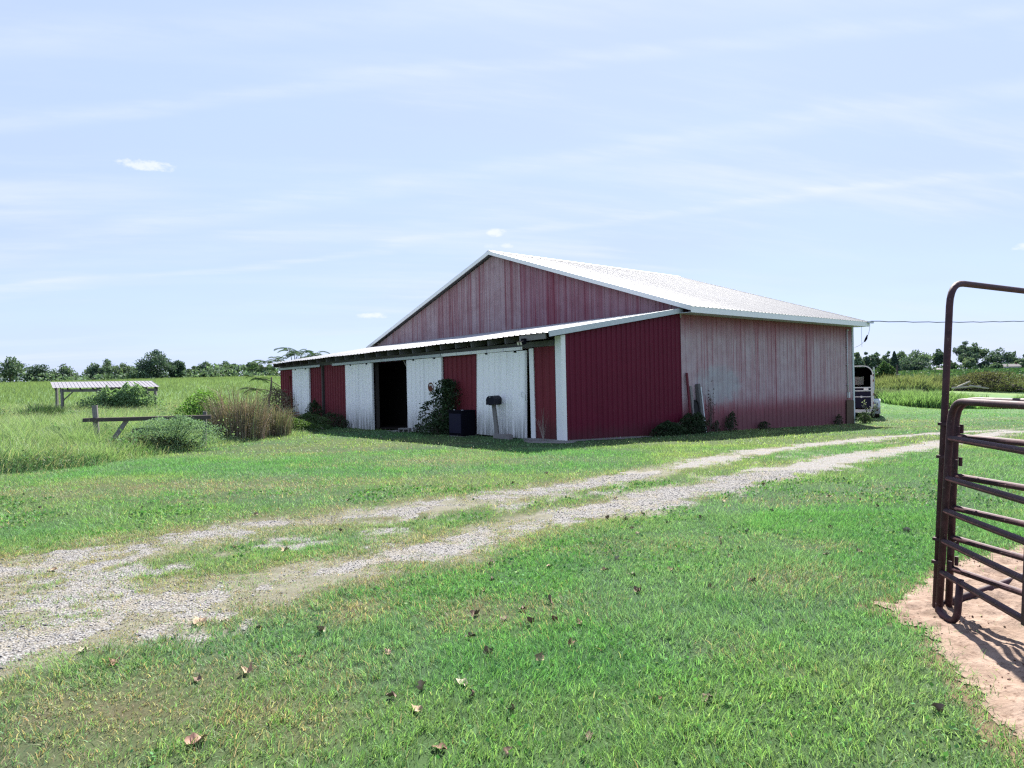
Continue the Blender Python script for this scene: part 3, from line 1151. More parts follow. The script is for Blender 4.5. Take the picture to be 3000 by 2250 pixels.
# rafters with open tails, fascia end board
ys = [17.85, 17.28, 16.5, 15.77, 15.05, 14.28, 13.5, 12.68, 11.9, 11.13, 10.35, 9.59, 8.8, 8.02, 7.25, 6.47, 5.66, 4.87, 4.08, 3.3, 2.51, 1.75]
for y in ys:
    mb = MB()
    mb.beam((-.46, y, lean_z(-.46, y) - .125 + random.uniform(-.01, .01)), (XG - .05, y, lean_z(XG, y) - .125), .042, .155)
    mb.build('rafter', M['dark_wood'] if y > 15 else M['old_wood'], barn)
MB().beam((-.50, .06, lean_z(-.5, .06) - .10), (-.50, 1.08, lean_z(-.5, 1.08) - .105), .035, .15, chips=.004).build('eave_board', M['wood'], barn)
for i in range(5):
    x = .6 + i * 1.05
    MB().beam((x, -.02, lean_z(x, 0) - .035), (x, 18.1, lean_z(x, 18.1) - .035), .09, .035).build('purlin', M['dark_wood'], barn)

# lean-to roof sheets
nrm = Vector((-.15, 0, 1)).normalized()
n_s = 20
wd = (18.26 + .12) / n_s
for i in range(n_s):
    y0 = -.12 + i * wd
    sag = random.uniform(-.006, .006)
    rib_panel('lean_roof_panel', lambda u, y0=y0: Vector((-.55 + sag * 2, y0 + u, lean_z(-.55, y0 + u) - .012 + .008 * math.sin((y0 + u) * 1.7))),
              lambda u, y0=y0: Vector((XG - .025, y0 + u, lean_z(XG, y0 + u))), nrm, wd, M['lean_roof'], barn, spacing=wd / 4, hr=.02, lift=.002 * (i % 2))
mb = MB()
mb.beam((-.56, -.135, lean_z(-.56, 0) - .05), (XG - .04, -.135, lean_z(XG, 0) - .05), .03, .15)
mb.beam((-.56, -.10, lean_z(-.56, 0) + .024), (XG - .04, -.10, lean_z(XG, 0) + .024), .10, .006)
mb.build('rake_trim', M['trim_grey'], barn)

# main roof sheets
XF, XE = XG - .22, XB + .32
n_s = 14
wd = (XE - XF) / n_s
YE, YW = -.57, W + .55
for i in range(n_s):
    x0 = XF + i * wd
    rib_panel('roof_panel', lambda u, x0=x0: Vector((x0 + u, YE - .03, rake_z(YE - .03) + .03)), lambda u, x0=x0: Vector((x0 + u, YP, rake_z(YP) + .03)),
              (0, -.31, .95), wd, M['roof'], barn, spacing=wd / 4, hr=.015, lift=.0015 * (i % 2))
for i in range(7):
    x0 = XF + i * wd * 2
    rib_panel('roof_panel', lambda u, x0=x0: Vector((x0 + u, YP, rake_z(YP) + .03)), lambda u, x0=x0: Vector((x0 + u, YW, rake_z(YW) + .03)),
              (0, .32, .95), wd * 2, M['roof'], barn, spacing=wd / 2, hr=.022, lift=.0015 * (i % 2))
rc = MB()
for sgn in (-1, 1):
    yo = YP + sgn * .2
    z1, z0 = rake_z(YP) + .075, rake_z(yo) + .06
    rc.add([(XF - .03, YP, z1), (XE + .03, YP, z1), (XE + .03, yo, z0), (XF - .03, yo, z0)], [(0, 1, 2, 3)])
rc.build('ridge_cap', M['roof'], barn)
for (ya, yb, nm) in ((YE, YP, 1), (YP, YW, 2)):
    for xf, sg in ((XF - .02, -1), (XE + .02, 1)):
        za, zb = rake_z(ya), rake_z(yb)
        mb = MB()
        y0, y1 = ya + (0 if nm == 1 else .001), yb - (.001 if nm == 1 else 0)
        vs = []
        for y, z in ((y0, za), (y1, zb)):
            for dx in (-.014, .014):
                vs += [(xf + dx, y, z - .105), (xf + dx, y, z + .05)]
        mb.add(vs, [(0, 4, 5, 1), (2, 3, 7, 6), (1, 5, 7, 3), (0, 2, 6, 4), (0, 1, 3, 2), (4, 6, 7, 5)])
        mb.add([(xf - sg * 0 - .014, y0, za + .052), (xf - .014, y1, zb + .052), (xf - sg * .11, y1, zb + .058), (xf - sg * .11, y0, za + .058)], [(0, 1, 2, 3)])
        mb.build('rake_trim', M['trim'], barn)
fz = rake_z(YE)
MB().box((XF - .005, YE - .02, fz - .17), (XE, YE, fz + .022)).build('eave_fascia', M['trim'], barn)
MB().box((XF, YE + .004, fz - .165), (XE, -.004, fz - .150)).build('soffit', M['trim_grey'], barn)
MB().box((XF, W + .02, rake_z(YW) - .17), (XE, YW, rake_z(YW) - .15)).box((XF, YW, rake_z(YW) - .17), (XE, YW + .02, rake_z(YW) + .02)).build('eave_fascia', M['trim'], barn)
mb = MB()
mb.beam((XE - .25, YE - .07, fz + .01), (XE + .16, YE - .09, fz - .0), .09, .07)
mb.build('gutter_end', M['galv'], barn)

# sliding doors, white ribbed steel on frames
def sliding_door(y0, y1, zb, x, tilt=0.0, swing=0.0, label=None, handle=False):
    d = empty('sliding_door', (0, 0, 0), 0, label)
    d.parent = barn
    wd = y1 - y0
    ns = 2

    def P(u, top):
        yy = y0 + u
        z = (head_z(yy) - .055 + (tilt * (u / wd - .5) if top else 0)) if top else zb + .01 * u + tilt * (u / wd - .5)
        return Vector((x - (0 if top else swing), yy + (0 if top else .10 * swing * 4), z))
    for i in range(ns):
        w2 = wd / ns
        rib_panel('door_panel', lambda u, i=i: P(i * w2 + u, False), lambda u, i=i: P(i * w2 + u, True), (-1, 0, 0), w2, M['white_door'], d,
                  spacing=w2 / 4, hr=.028, lift=.0015 * i)
    for u0 in (.0, wd):
        mb = MB()
        mb.beam(P(u0, False) + Vector((.012, 0, 0)), P(u0, True) + Vector((.012, 0, 0)), .045, .05, up=(1, 0, 0))
        mb.build('door_frame', M['trim'], d)
    for k in range(2):
        u = wd * (.2 + .6 * k)
        p = P(u, True)
        MB().box((x - .02, p.y - .05, p.z - .04), (x + .02, p.y + .05, p.z + .10)).build('door_hanger', M['black'], d)
    if handle:
        p0, p1 = P(.10, False), P(.10, True)
        q = p0.lerp(p1, .50)
        mb = MB()
        mb.tube([q + Vector((-.01, 0, -.07)), q + Vector((-.06, 0, -.06)), q + Vector((-.06, 0, .06)), q + Vector((-.01, 0, .07))], .008, 6)
        mb.build('door_handle', M['galv'], d)
        q = p0.lerp(p1, .47) + Vector((.0, -.14, 0))
        MB().tube([q + Vector((.03, .1, .12)), q + Vector((-.02, .03, .06)), q + Vector((-.02, .03, -.07)), q + Vector((0, -.03, -.09))], .007, 6).build('hasp', M['galv'], d)
    return d


sliding_door(1.30, 3.46, .02, -.10, tilt=.02, swing=.05, label='white sliding door hanging crooked behind the mailbox', handle=True)
sliding_door(5.36, 7.40, -.06, -.075, tilt=-.01, label='white sliding door carrying the round rusty sign')
sliding_door(9.76, 11.80, -.13, -.075, tilt=.0, label='white sliding door left of the dark opening')
sliding_door(15.04, 16.68, .0, -.075, tilt=.0, label='narrow white sliding door at the far left end')
MB().beam((-.03, 13.86, -.1), (-.03, 13.86, head_z(13.86)), .10, .10, up=(1, 0, 0)).build('wall_post', M['dark_wood'], barn)

# inside the doorway: posts, brace, floor, added dark sheet closing the dim space
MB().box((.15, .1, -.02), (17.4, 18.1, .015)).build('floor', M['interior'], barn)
for (x, y) in ((.08, 7.33), (.08, 9.85), (XG, 4.6), (XG, 9.1), (XG, 13.6), (.08, 3.5), (.08, 5.3), (.08, 1.28)):
    MB().box((x, y - .06, -.05), (x + .13, y + .06, lean_z(x, y) - .2)).build('post', M['dark_wood'], barn)
MB().beam((.10, 7.42, 1.95), (.10, 7.90, head_z(8) + .02), .04, .09, up=(1, 0, 0)).build('knee_brace', M['pale_wood'], barn)
MB().box((1.7, 5.5, .02), (1.74, 18.0, 2.5)).build('dark_backing_sheet', M['interior'], barn)  # dark sheet added so the doorway reads black, shade put into its colour
for x in (1.2, 2.2):
    MB().box((x, 7.6, .02), (x + .06, 9.5, .30)).build('stall_board', M['dark_wood'], barn)

# service mast, meter base and floodlight on the walls
cd = MB()
cd.tube([(16.96, -.06, 3.45), (17.02, -.06, 3.50), (17.10, -.06, 3.46)], .022, 8)
cd.tube([(16.94, -.06, .85), (16.96, -.06, 3.45)], .026, 8)
co = cd.build('conduit', M['white_box'], barn, smooth=True)
mb = MB()
for z in (1.15, 2.0, 2.75):
    mb.box((16.88, -.075, z), (17.02, -.005, z + .02))
mb.build('conduit_strap', M['galv'], co)
MB().box((16.93, -.10, .62), (17.06, -.012, .86)).build('switch_box', M['white_box'], barn)
MB().beam((17.08, -.065, bground(16.9, 0) - .03), (17.12, -.06, .52), .66, .06, up=(0, 1, 0), chips=.03).build('rotten_board', M['rot'], barn)
fl = MB()
fl.box((-.62, .78, 2.64), (-.53, .90, 2.76))
flo = fl.build('floodlight', M['black'], barn)
m2 = MB()
for y in (.76, .87):
    m2.beam((-.60, y, 2.66), (-.72, y + .03, 2.62), .11, .10)
m2.build('lamp_head', M['black'], flo)
m3 = MB()
for y in (.76, .87):
    m3.beam((-.722, y + .03, 2.619), (-.730, y + .032, 2.616), .09, .08)
m3.build('lens', M['lens'], flo)
mb = MB()
for y0, y1, h in ((.24, 1.25, .03), (-.04, .26, .02)):
    mb.box((-.30, y0, bground(-.1, 1) - .08), (.02, y1, bground(-.1, 1) + h))
mb.build('concrete_sill', M['concrete'], barn)
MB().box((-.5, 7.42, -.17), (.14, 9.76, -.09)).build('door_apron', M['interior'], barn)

# ------------------------------------------------------------------ things on and by the barn front
def bthing(name, x, y, z, rz, label, cat, group=None):
    p = B(x, y, z)
    return empty(name, p, BARN_ROT + rz, label, cat, group)


# round tractor sign on the white door
sg = bthing('metal_sign', -.105, 5.97, 1.49, 0, 'round rusty cut-out metal sign with a tractor on the white door', 'sign')
MB().disc((0, 0, 0), (1, 0, 0), .15, .012, 28, .125).build('rim', M['rust'], sg)
tr = MB()
def plate(pts, x0=-.006, x1=.006):
    n = len(pts)
    vs = [(x0, y, z) for y, z in pts] + [(x1, y, z) for y, z in pts]
    fs = [tuple(range(n)), tuple(range(2 * n - 1, n - 1, -1))] + [(i, i + n, (i + 1) % n + n, (i + 1) % n) for i in range(n)]
    tr.add(vs, fs)
a = [math.radians(t) for t in range(195, 346, 10)]
plate([(.127 * math.cos(t), .127 * math.sin(t)) for t in a])
plate([(.06, -.03), (.06, .02), (.03, .025), (.025, .055), (-.02, .055), (-.02, .02), (-.065, .015), (-.065, -.03)])
tr.disc((0, .045, -.018), (1, 0, 0), .034, .014, 14).disc((0, -.05, -.025), (1, 0, 0), .022, .014, 12)
plate([(-.07, .01), (-.066, .05), (-.074, .05), (-.078, .01)])
plate([(.085, -.03), (.078, .03), (.09, .045), (.10, .02), (.098, -.03)])
tr.build('tractor_plate', M['rust'], sg)
arc = MB()
for t in range(68, 113, 9):
    arc.disc((0, .118 * math.cos(math.radians(t)), .118 * math.sin(math.radians(t))), (1, 0, 0), .011, .013, 8)
arc.build('scroll', M['rust'], sg)

# mailbox on a crooked post
mbx = bthing('mailbox', -.42, 2.33, bground(-.4, 2.3) - .02, math.radians(27), 'black mailbox on a crooked grey wooden post in front of the white door', 'mailbox')
MB().beam((.05, -.06, 0), (.0, .02, .98), .10, .10, up=(1, 0, 0), chips=.006).build('post', M['wood'], mbx)
shell = MB()
L_, R_ = .29, .118
prof = [(-R_, 0)] + [(R_ * math.cos(math.radians(180 - t)), .13 + R_ * math.sin(math.radians(180 - t))) for t in range(0, 181, 15)] + [(R_, 0)]
vs = [(x, y, .99 + z) for x in (-L_, L_) for y, z in prof]
n = len(prof)
shell.add(vs, [(i, (i + 1) % n, (i + 1) % n + n, i + n) for i in range(n)] + [tuple(range(2 * n - 1, n - 1, -1))])
shell.build('body', M['mailbox'], mbx)
dr = MB()
prof2 = [(-R_ - .005, -.005)] + [((R_ + .005) * math.cos(math.radians(180 - t)), .13 + (R_ + .005) * math.sin(math.radians(180 - t))) for t in range(0, 181, 15)] + [(R_ + .005, -.005)]
vs = [(x, y, .99 + z) for x in (-L_ - .014, -L_) for y, z in prof2]
dr.add(vs, [tuple(range(n)), tuple(range(2 * n - 1, n - 1, -1))] + [(i, i + n, (i + 1) % n + n, (i + 1) % n) for i in range(n)])
do = dr.build('door', M['mailbox'], mbx)
MB().box((-L_ - .03, -.02, 1.20), (-L_ - .014, .02, 1.215)).build('latch', M['galv'], do)
MB().box((-.2, -.085, .965), (.22, .085, .988)).build('bracket', M['wood'], mbx)
mb = MB().box((.02, R_ + .002, 1.10), (.05, R_ + .008, 1.13))
mb.box((-.15, R_ + .002, 1.10), (.02, R_ + .008, 1.118))
mb.build('flag', M['rust'], mbx)

bt = bthing('timber_block', -.42, 1.98, bground(-.4, 2), math.radians(86), 'short weathered timber lying at the foot of the mailbox post', 'timber')
MB().beam((-.38, 0, .06), (.34, .03, .06), .14, .13, chips=.008).build('beam', M['wood'], bt)
MB().box((-.30, -.075, .125), (-.26, .085, .133)).build('strap', M['rust'], bt)

ac = bthing('metal_cabinet', -.42, 3.88, bground(-.4, 3.9) - .02, 0, 'black square metal cabinet standing by the vine and the red wall', 'cabinet')
MB().box((-.25, -.34, .04), (.25, .34, .76)).build('body', M['black'], ac)
MB().box((-.262, -.352, .762), (.262, .352, .80)).build('lid', M['black'], ac)
MB().box((-.268, -.29, .12), (-.252, .29, .70)).build('front_panel', M['navy'], ac)
MB().box((-.24, -.32, -.03), (.24, .32, .038)).build('base', M['concrete'], ac)
mb = MB()
mb.box((-.2, .12, .802), (-.17, .15, .83)).box((-.2, -.28, .802), (-.15, -.22, .818))
mb.build('fitting', M['galv'], ac)

cb = bthing('cinder_block', -.48, 7.0, bground(-.5, 7) - .05, .5, 'grey hollow cinder block on the grass by the doorway', 'block')
mb = MB()
for y0, y1 in ((-.20, -.16), (-.02, .02), (.16, .20)):
    mb.box((-.095, y0, 0), (.095, y1, .19))
mb.box((-.095, -.16, .15), (.095, -.02, .19)).box((-.095, .02, .15), (.095, .16, .19)).box((-.095, -.16, 0), (.095, -.02, .035)).box((-.095, .02, 0), (.095, .16, .035))
mb.build('block_shell', M['concrete'], cb)
cb2 = bthing('stone_block', -.45, 7.6, bground(-.5, 7.6) - .03, .3, 'small mossy stone slab at the right of the barn doorway', 'stone')
mb = MB().beam((-.06, -.12, .0), (.05, .13, .0), .16, .14, chips=.02)
mb.build('slab', M['concrete'], cb2)

# boards leaning on the side wall
def leaning(name, x, top, r_w, th, mat, label, y=-.12, lean=.12, xl=0.0):
    t = bthing(name, x, y, 0, 0, label, 'board')
    zb = bground(x, y)
    mb = MB()
    mb.beam((0, -lean, zb - .03), (xl, .06, top), r_w, th, up=(0, 1, 0), chips=.004)
    mb.build('board', mat, t)
    mb = MB()
    for q in (.2, .8):
        p = Vector((0, -lean, zb)).lerp(Vector((xl, .06, top)), q)
        mb.box((p.x - .008, p.y - th / 2 - .012, p.z - .008), (p.x + .008, p.y - th / 2 + .004, p.z + .008))
    mb.build('nail', M['rust'], t)
    return t


leaning('leaning_board', 5.46, 1.76, .085, .04, M['red_board'], 'tall narrow red board leaning on the faded side wall', xl=.05)
leaning('leaning_board', 5.68, 1.34, .11, .05, M['wood'], 'shorter grey board leaning beside the tall red board')
leaning('leaning_post', 6.04, 1.40, .13, .10, M['old_wood'], 'stout grey post leaning on the wall right of the dark tray', lean=.16, xl=.05)
leaning('leaning_sheet', 6.22, 1.30, .16, .02, M['trim_grey'], 'pale ragged tin strip leaning right of the grey post', lean=.10)
tub = bthing('black_tray', 5.85, -.20, bground(5.85, -.2), 0, 'black rounded plastic tray wedged between the leaning boards', 'tray')
mb = MB()
prof = [(-.13, 0), (-.14, .8), (-.10, .98), (0, 1.05), (.10, .98), (.14, .8), (.13, 0)]
vs = [(x, y + .10 * z, z) for y in (-.03, .03) for x, z in prof]
n = len(prof)
mb.add(vs, [tuple(range(n)), tuple(range(2 * n - 1, n - 1, -1))] + [(i, i + n, (i + 1) % n + n, (i + 1) % n) for i in range(n)])
mb.build('tray_shell', M['rubber'], tub)
mb = MB()
mb.tube([(x, -.045 + .10 * z, z) for x, z in prof], .018, 6)
mb.build('rim', M['rubber'], tub)

# ------------------------------------------------------------------ service wire
wr = MB()
p0 = B(XE + .05, YE - .05, fz + .06)
pts = []
for i in range(60):
    t = i / 59
    p = p0.lerp(Vector((46, 47, 5.6)), t)
    p.z += -.9 * 4 * t * (1 - t) * .42 + .012 * math.sin(i * 2.1)
    pts.append(p)
wr.tube(pts, .018, 5)
wo = wr.build('service_wire', M['wire'])
tag(wo, 'thin dark overhead wire running from the barn eave to the right', 'wire')
mb = MB()
a, b = B(XE + .02, YE - .03, fz - .02), B(XB + .08, -.05, 2.75)
loop = [a.lerp(b, t) + Vector((.32, .1, -.25)) * (4 * t * (1 - t)) * .6 for t in [i / 10 for i in range(11)]]
mb.tube(loop, .009, 5)
mb.tube([a + Vector((-.35, 0, 0)), a + Vector((-.37, 0, -.55)), a + Vector((-.36, 0, -1.0))], .007, 5)
dl = mb.build('drop_loop', M['white_box'], wo)
mb = MB().tube([loop[4] + Vector((0, 0, .06)), loop[5], loop[6] - Vector((0, 0, .03))], [.02, .05, .03], 7)
mb.build('splice', M['black'], dl)

# ------------------------------------------------------------------ brown tube gates
R_T = .0222


def fillet(p0, c, p1, r, n=6):
    p0, c, p1 = Vector(p0), Vector(c), Vector(p1)
    a, b = (p0 - c).normalized(), (p1 - c).normalized()
    s, e = c + a * r, c + b * r
    return [s.lerp(c, t).lerp(c.lerp(e, t), t) for t in [i / n for i in range(n + 1)]]


RAILS = [1.17, .906, .693, .493, .287]


def corral_gate(loc, ang, label, lean, length, stay, foot=True):
    g = empty('corral_gate', loc, ang, label, 'gate', None)
    zt = 1.415
    f = MB()
    top0, top1 = Vector((lean * zt, 0, zt)), Vector((lean * zt, length, zt))
    pts = [Vector((0, 0, .02))] + fillet((0, 0, 0), top0, top1, .16) + fillet(top0, top1, (0, length, 0), .16) + [Vector((0, length, .02))]
    f.tube(pts, R_T, 12)
    f.build('frame', M['gate'], g, smooth=True)
    for z in RAILS:
        MB().tube([(lean * z, .012, z), (lean * z, length - .012, z)], R_T * .92, 12).build('rail', M['gate'], g, smooth=True)
    for y, s in (((0, 1), (length, -1)) if foot else ((length, -1),)):
        q = [Vector((0, y, .06))] + fillet((0, y, .06), (0, y + .0 * s, -.0), (0, y + .3 * s, 0), .05) \
            + fillet((0, y, 0), (0, y + .25 * s, .0), (0, y + .25 * s, .3), .12) + [Vector((lean * .287, y + .25 * s, .287))]
        o = MB().tube([p + Vector((0, 0, .022)) for p in q], R_T * .95, 12)
        o.build('foot_bend', M['gate'], g, smooth=True)
    for yy, z0, z1 in stay:
        MB().box((-.008, yy - .018, z0), (.03 + lean * z0, yy + .018, z1)).build('stay', M['gate'], g)
    for z in (1.0, 1.22, .43, .33):
        MB().tube([(lean * z - .055, -.012, z - .03), (lean * z - .055, -.012, z + .03)], .012, 8).build('hinge_pin', M['gate'], g)
    return g


gate_a = corral_gate((2.775, 4.67, 0), math.atan2(-.97, -.13) - math.pi / 2,
                     'brown tube gate standing open, the nearer of two side by side', -.02, 2.75, [(.98, .27, .80), (1.9, .27, 1.42)])
gate_a.rotation_euler = (math.radians(0), math.radians(3.0), math.atan2(-.97, -.13) - math.pi / 2)
gate_a.rotation_euler[1] = math.radians(-3.2)
gate_b = corral_gate((2.895, 4.76, 0), math.atan2(-.985, .13) - math.pi / 2,
                     'brown tube gate folded behind the nearer gate', -.02, 2.75, [(1.5, .27, 1.42)], foot=False)
gate_b.rotation_euler[1] = math.radians(-2.6)
bw = empty('bow_gate', (2.80, 4.745, 0), math.atan2(.5, .8), 'tall brown hoop frame of the walk-through gate beside the open gates', 'gate frame')
wgt, hgt, ln = 3.1, 2.22, .125
c0, c1 = Vector((ln * hgt, 0, hgt)), Vector((ln * hgt + wgt, 0, hgt - .02))
pts = [Vector((0, 0, 0))] + fillet((0, 0, 0), c0, c1, .17) + fillet(c0, c1, (wgt, 0, 0), .17) + [Vector((wgt, 0, 0))]
MB().tube(pts, R_T, 12).build('hoop', M['gate'], bw, smooth=True)
MB().tube([(.012, 0, .03), (wgt - .012, 0, .03)], R_T * 1.15, 12).build('sill_tube', M['gate'], bw, smooth=True)
for z in (.33, .48, 1.03, 1.25):
    MB().box((ln * z - .03, -.028, z - .010), (ln * z + .03, .028, z + .010)).build('clamp', M['gate'], bw)

# ------------------------------------------------------------------ horse trailer beyond the barn corner
tr_ = empty('horse_trailer', (16.98, 33.35, tz(17, 33.4) - .02), -math.radians(27), 'old white horse trailer with a dark blue tailgate beyond the barn corner', 'horse trailer')
# local frame: x to the right (0 = right side), y forward, z up ; rear face at y=0
TW, TL = 1.85, 3.4
def arch(inset, zb):
    w0, w1 = -TW + inset, -inset
    zt = 2.52 - inset
    pts = [(w0, zb), (w0, 2.05)]
    for t in range(0, 91, 15):
        r = .42 - inset
        pts.append((w0 + r - r * math.cos(math.radians(t)), zt - r + r * math.sin(math.radians(t))))
    for t in range(90, -1, -15):
        r = .42 - inset
        pts.append((w1 - r + r * math.cos(math.radians(t)), zt - r + r * math.sin(math.radians(t))))
    pts += [(w1, 2.05), (w1, zb)]
    return pts
mb = MB()
oa, ia = arch(0, .36), arch(.05, .42)
n = len(oa)
vs = [(x, y, z) for y in (0.0, TL) for x, z in oa] + [(x, y, z) for y in (0.0, TL - .06) for x, z in ia]
fs = [(i, i + n, i + 1 + n, i + 1) for i in range(n - 1)] + [(2 * n + i, 2 * n + i + 1, 3 * n + i + 1, 3 * n + i) for i in range(n - 1)]
fs += [(i, i + 1, 2 * n + i + 1, 2 * n + i) for i in range(n - 1)]
mb.add(vs, fs)
mb.build('body_shell', M['trailer'], tr_)
mb = MB()
wx0, wx1, wz0, wz1 = -1.55, -.45, 1.55, 1.98
yb = TL - .03
mb.box((-TW + .05, yb - .03, .42), (-.05, yb, wz0)).box((-TW + .05, yb - .03, wz1), (-.05, yb, 2.44)).box((-TW + .05, yb - .03, wz0), (wx0, yb, wz1)).box((wx1, yb - .03, wz0), (-.05, yb, wz1))
mb.build('front_wall', M['black'], tr_)
fw = MB().box((wx0, yb - .02, wz0), (wx1, yb - .012, wz1)).build('front_window', M['glass'], tr_)
MB().box((-1.02, yb - .05, wz0), (-.98, yb - .031, wz1)).build('mullion', M['trailer'], fw)
MB().box((-TW + .02, .06, .34), (-.02, TL - .02, .40)).build('floor', M['dark_wood'], tr_)
MB().box((-TW + .06, .1, .42), (-TW + .075, TL - .1, 2.0)).box((-.075, .1, .42), (-.06, TL - .1, 2.0)).build('inner_lining', M['black'], tr_)
tg = MB().box((-TW + .12, -.035, .52), (-.13, .0, 1.28)).build('tailgate', M['navy'], tr_)
MB().box((-.86, -.05, 1.02), (-.13, -.036, 1.06)).build('latch_bar', M['galv'], tg)
MB().disc((-.52, -.055, 1.04), (0, 1, 0), .055, .03, 10).build('latch_hub', M['galv'], tg)
MB().box((-TW + .1, -.045, 1.30), (-.12, .0, 1.35)).box((-TW + .1, -.04, 1.45), (-.12, .0, 1.50)).build('rail', M['trailer'], tr_)
MB().box((-TW + .12, -.02, 1.352), (-.13, -.004, 1.448)).build('light_strip', M['navy'], tr_)
MB().box((-.42, -.052, 1.36), (-.22, -.022, 1.44)).build('license_plate', M['trim'], tr_)
MB().box((-.12, -.03, .42), (.0, -.001, 2.06)).build('rear_post', M['trailer'], tr_)
MB().box((-TW, -.03, .42), (-TW + .12, -.001, 2.06)).build('rear_post', M['trailer'], tr_)
MB().box((-TW + .0, -.05, .30), (.0, .05, .44)).build('bumper', M['trailer'], tr_)
mb = MB().box((.012, .42, 1.35), (.05, 1.15, 2.44))
dpan = mb.build('side_door', M['trailer'], tr_)
MB().box((.052, .46, 2.16), (.062, 1.11, 2.19)).build('door_bar', M['galv'], dpan)
mb = MB()
for z in (.85, 1.35):
    mb.box((.002, .1, z), (.022, TL - .1, z + .035))
for y in (.4, 1.2, 2.0, 2.9):
    mb.box((.002, y, .45), (.018, y + .03, 2.0))
mb.build('side_rib', M['trailer'], tr_)
mb = MB()
fp = [(0.25, .22), (.25, .52), (.42, .78), (.7, .9), (1.35, .9), (1.62, .78), (1.8, .52), (1.8, .22), (1.68, .22), (1.62, .5), (1.45, .66), (1.3, .75), (.75, .75), (.55, .62), (.42, .4), (.40, .22)]
n = len(fp)
mb.add([(x, y, z) for x in (.004, .27) for y, z in fp], [(i, i + n, (i + 1) % n + n, (i + 1) % n) for i in range(n)])
mb.add([(x, y, z) for x in (.265,) for y, z in fp], [tuple(range(n))])
mb.add([(.004, .25, .22), (.27, .25, .22), (.27, .25, .55), (.004, .25, .55)], [(0, 1, 2, 3)])
mb.build('fender', M['trailer'], tr_)
for y in (.72, 1.36):
    wl = MB().disc((.13, y, .33), (1, 0, 0), .32, .2, 24, .18).build('tyre', M['rubber'], tr_)
    MB().disc((.13, y, .33), (1, 0, 0), .178, .14, 16).build('rim', M['galv'], wl)
MB().disc((.14, .245, .42), (0, 1, 0), .055, .02, 14).build('tail_light', M['red_lens'], tr_)
mb = MB()
for z in (.7, 1.1, 1.75, 2.0):
    mb.box((-.02, -.06, z), (.02, -.03, z + .10))
mb.build('hinge', M['rust'], tr_)

# ------------------------------------------------------------------ open shelter in the left meadow
sh = empty('pole_shelter', (-28.6, 50.0, 0), 0, 'open pole shelter with a grey tin roof in the left meadow', 'shelter')
fl_, fr_, bl_, br_ = (-3.75, 0, 1.88), (3.79, 0, 1.80), (-6.9, 4, 2.36), (.83, 4, 2.26)
fl_, fr_, bl_, br_ = (-3.75, 0, 1.88), (3.79, 0, 1.80), (-4.1, 4.0, 2.50), (3.5, 4.0, 2.42)
fl_, fr_, bl_, br_ = map(Vector, (fl_, fr_, (-6.5, 4.0, 2.36), (1.2, 4.0, 2.28)))
n_s = 9
for i in range(n_s):
    t0, t1 = i / n_s, (i + 1) / n_s
    wd = (fr_ - fl_).length / n_s
    rib_panel('roof_panel', lambda u: fl_.lerp(fr_, t0 + u / wd / n_s), lambda u: bl_.lerp(br_, t0 + u / wd / n_s),
              (0, -.1, 1), wd, M['shelter_roof'], sh, spacing=wd / 3, hr=.025, lift=.002 * (i % 2))
posts = []
for (x, y, z) in ((-3.25, .25, 1.82), (3.35, .25, 1.74), (-5.9, 3.8, 2.22), (.9, 3.8, 2.15)):
    p = sh.location + Vector((x, y, 0))
    MB().beam((x, y, tz(p.x, p.y) - .2), (x, y, z), .15, .15, up=(0, 1, 0)).build('post', M['wood'], sh)
MB().beam((-3.4, .25, 1.68), (3.55, .25, 1.60), .05, .2).build('eave_beam', M['wood'], sh)
MB().beam((-6.0, 3.8, 2.12), (1.0, 3.8, 2.05), .05, .2).build('eave_beam', M['old_wood'], sh)
for i in range(9):
    a = (Vector((-3.6, .05, 1.76))).lerp(Vector((3.6, .05, 1.68)), i / 8)
    b = (Vector((-6.2, 3.9, 2.25))).lerp(Vector((1.0, 3.9, 2.17)), i / 8)
    MB().beam(a, b, .05, .12).build('rafter', M['dark_wood'], sh)
MB().beam((-3.22, .25, .95), (-2.45, .25, 1.62), .05, .1, up=(0, 1, 0)).build('brace', M['wood'], sh)
MB().beam((-3.35, .35, 1.15), (-4.6, 2.2, 1.95), .05, .1).build('brace', M['old_wood'], sh)
MB().beam((3.3, .25, .9), (2.55, .25, 1.55), .05, .1, up=(0, 1, 0)).build('brace', M['wood'], sh)
MB().box((-2.9, 3.78, .9), (.9, 3.82, 2.0)).build('back_wall', M['trim_grey'], sh)

# ------------------------------------------------------------------ broken timber fence in the weeds
fc = empty('timber_fence', (-10.6, 19.0, tz(-10.6, 19)), math.radians(6), 'broken grey timber pen with a leaning post and a diagonal brace in tall weeds', 'fence')
MB().beam((-.48, .0, -.1), (-.56, .02, 1.22), .13, .06, up=(0, 1, 0), chips=.005).build('post', M['wood'], fc)
MB().beam((-.82, -.07, .83), (2.45, -.05, .83), .045, .10, chips=.010).build('rail', M['dark_wood'], fc)  # shadow-side darkness put into the rail's wood colour
MB().beam((-.25, -.05, .04), (.26, .06, .84), .11, .05, up=(0, 1, 0), chips=.005).build('brace', M['wood'], fc)
MB().beam((-.16, -.06, .24), (1.5, .0, .25), .05, .11, chips=.006).build('lower_rail', M['old_wood'], fc)
MB().beam((.35, .10, .52), (2.4, .14, .56), .04, .10, chips=.010).build('rail', M['dark_wood'], fc)
MB().beam((2.2, .12, -.1), (2.24, .12, .98), .10, .09, up=(0, 1, 0), chips=.008).build('post', M['old_wood'], fc)
MB().beam((-.5, -.04, -.02), (1.9, .02, .0), .10, .10, chips=.01).build('sill', M['dark_wood'], fc)

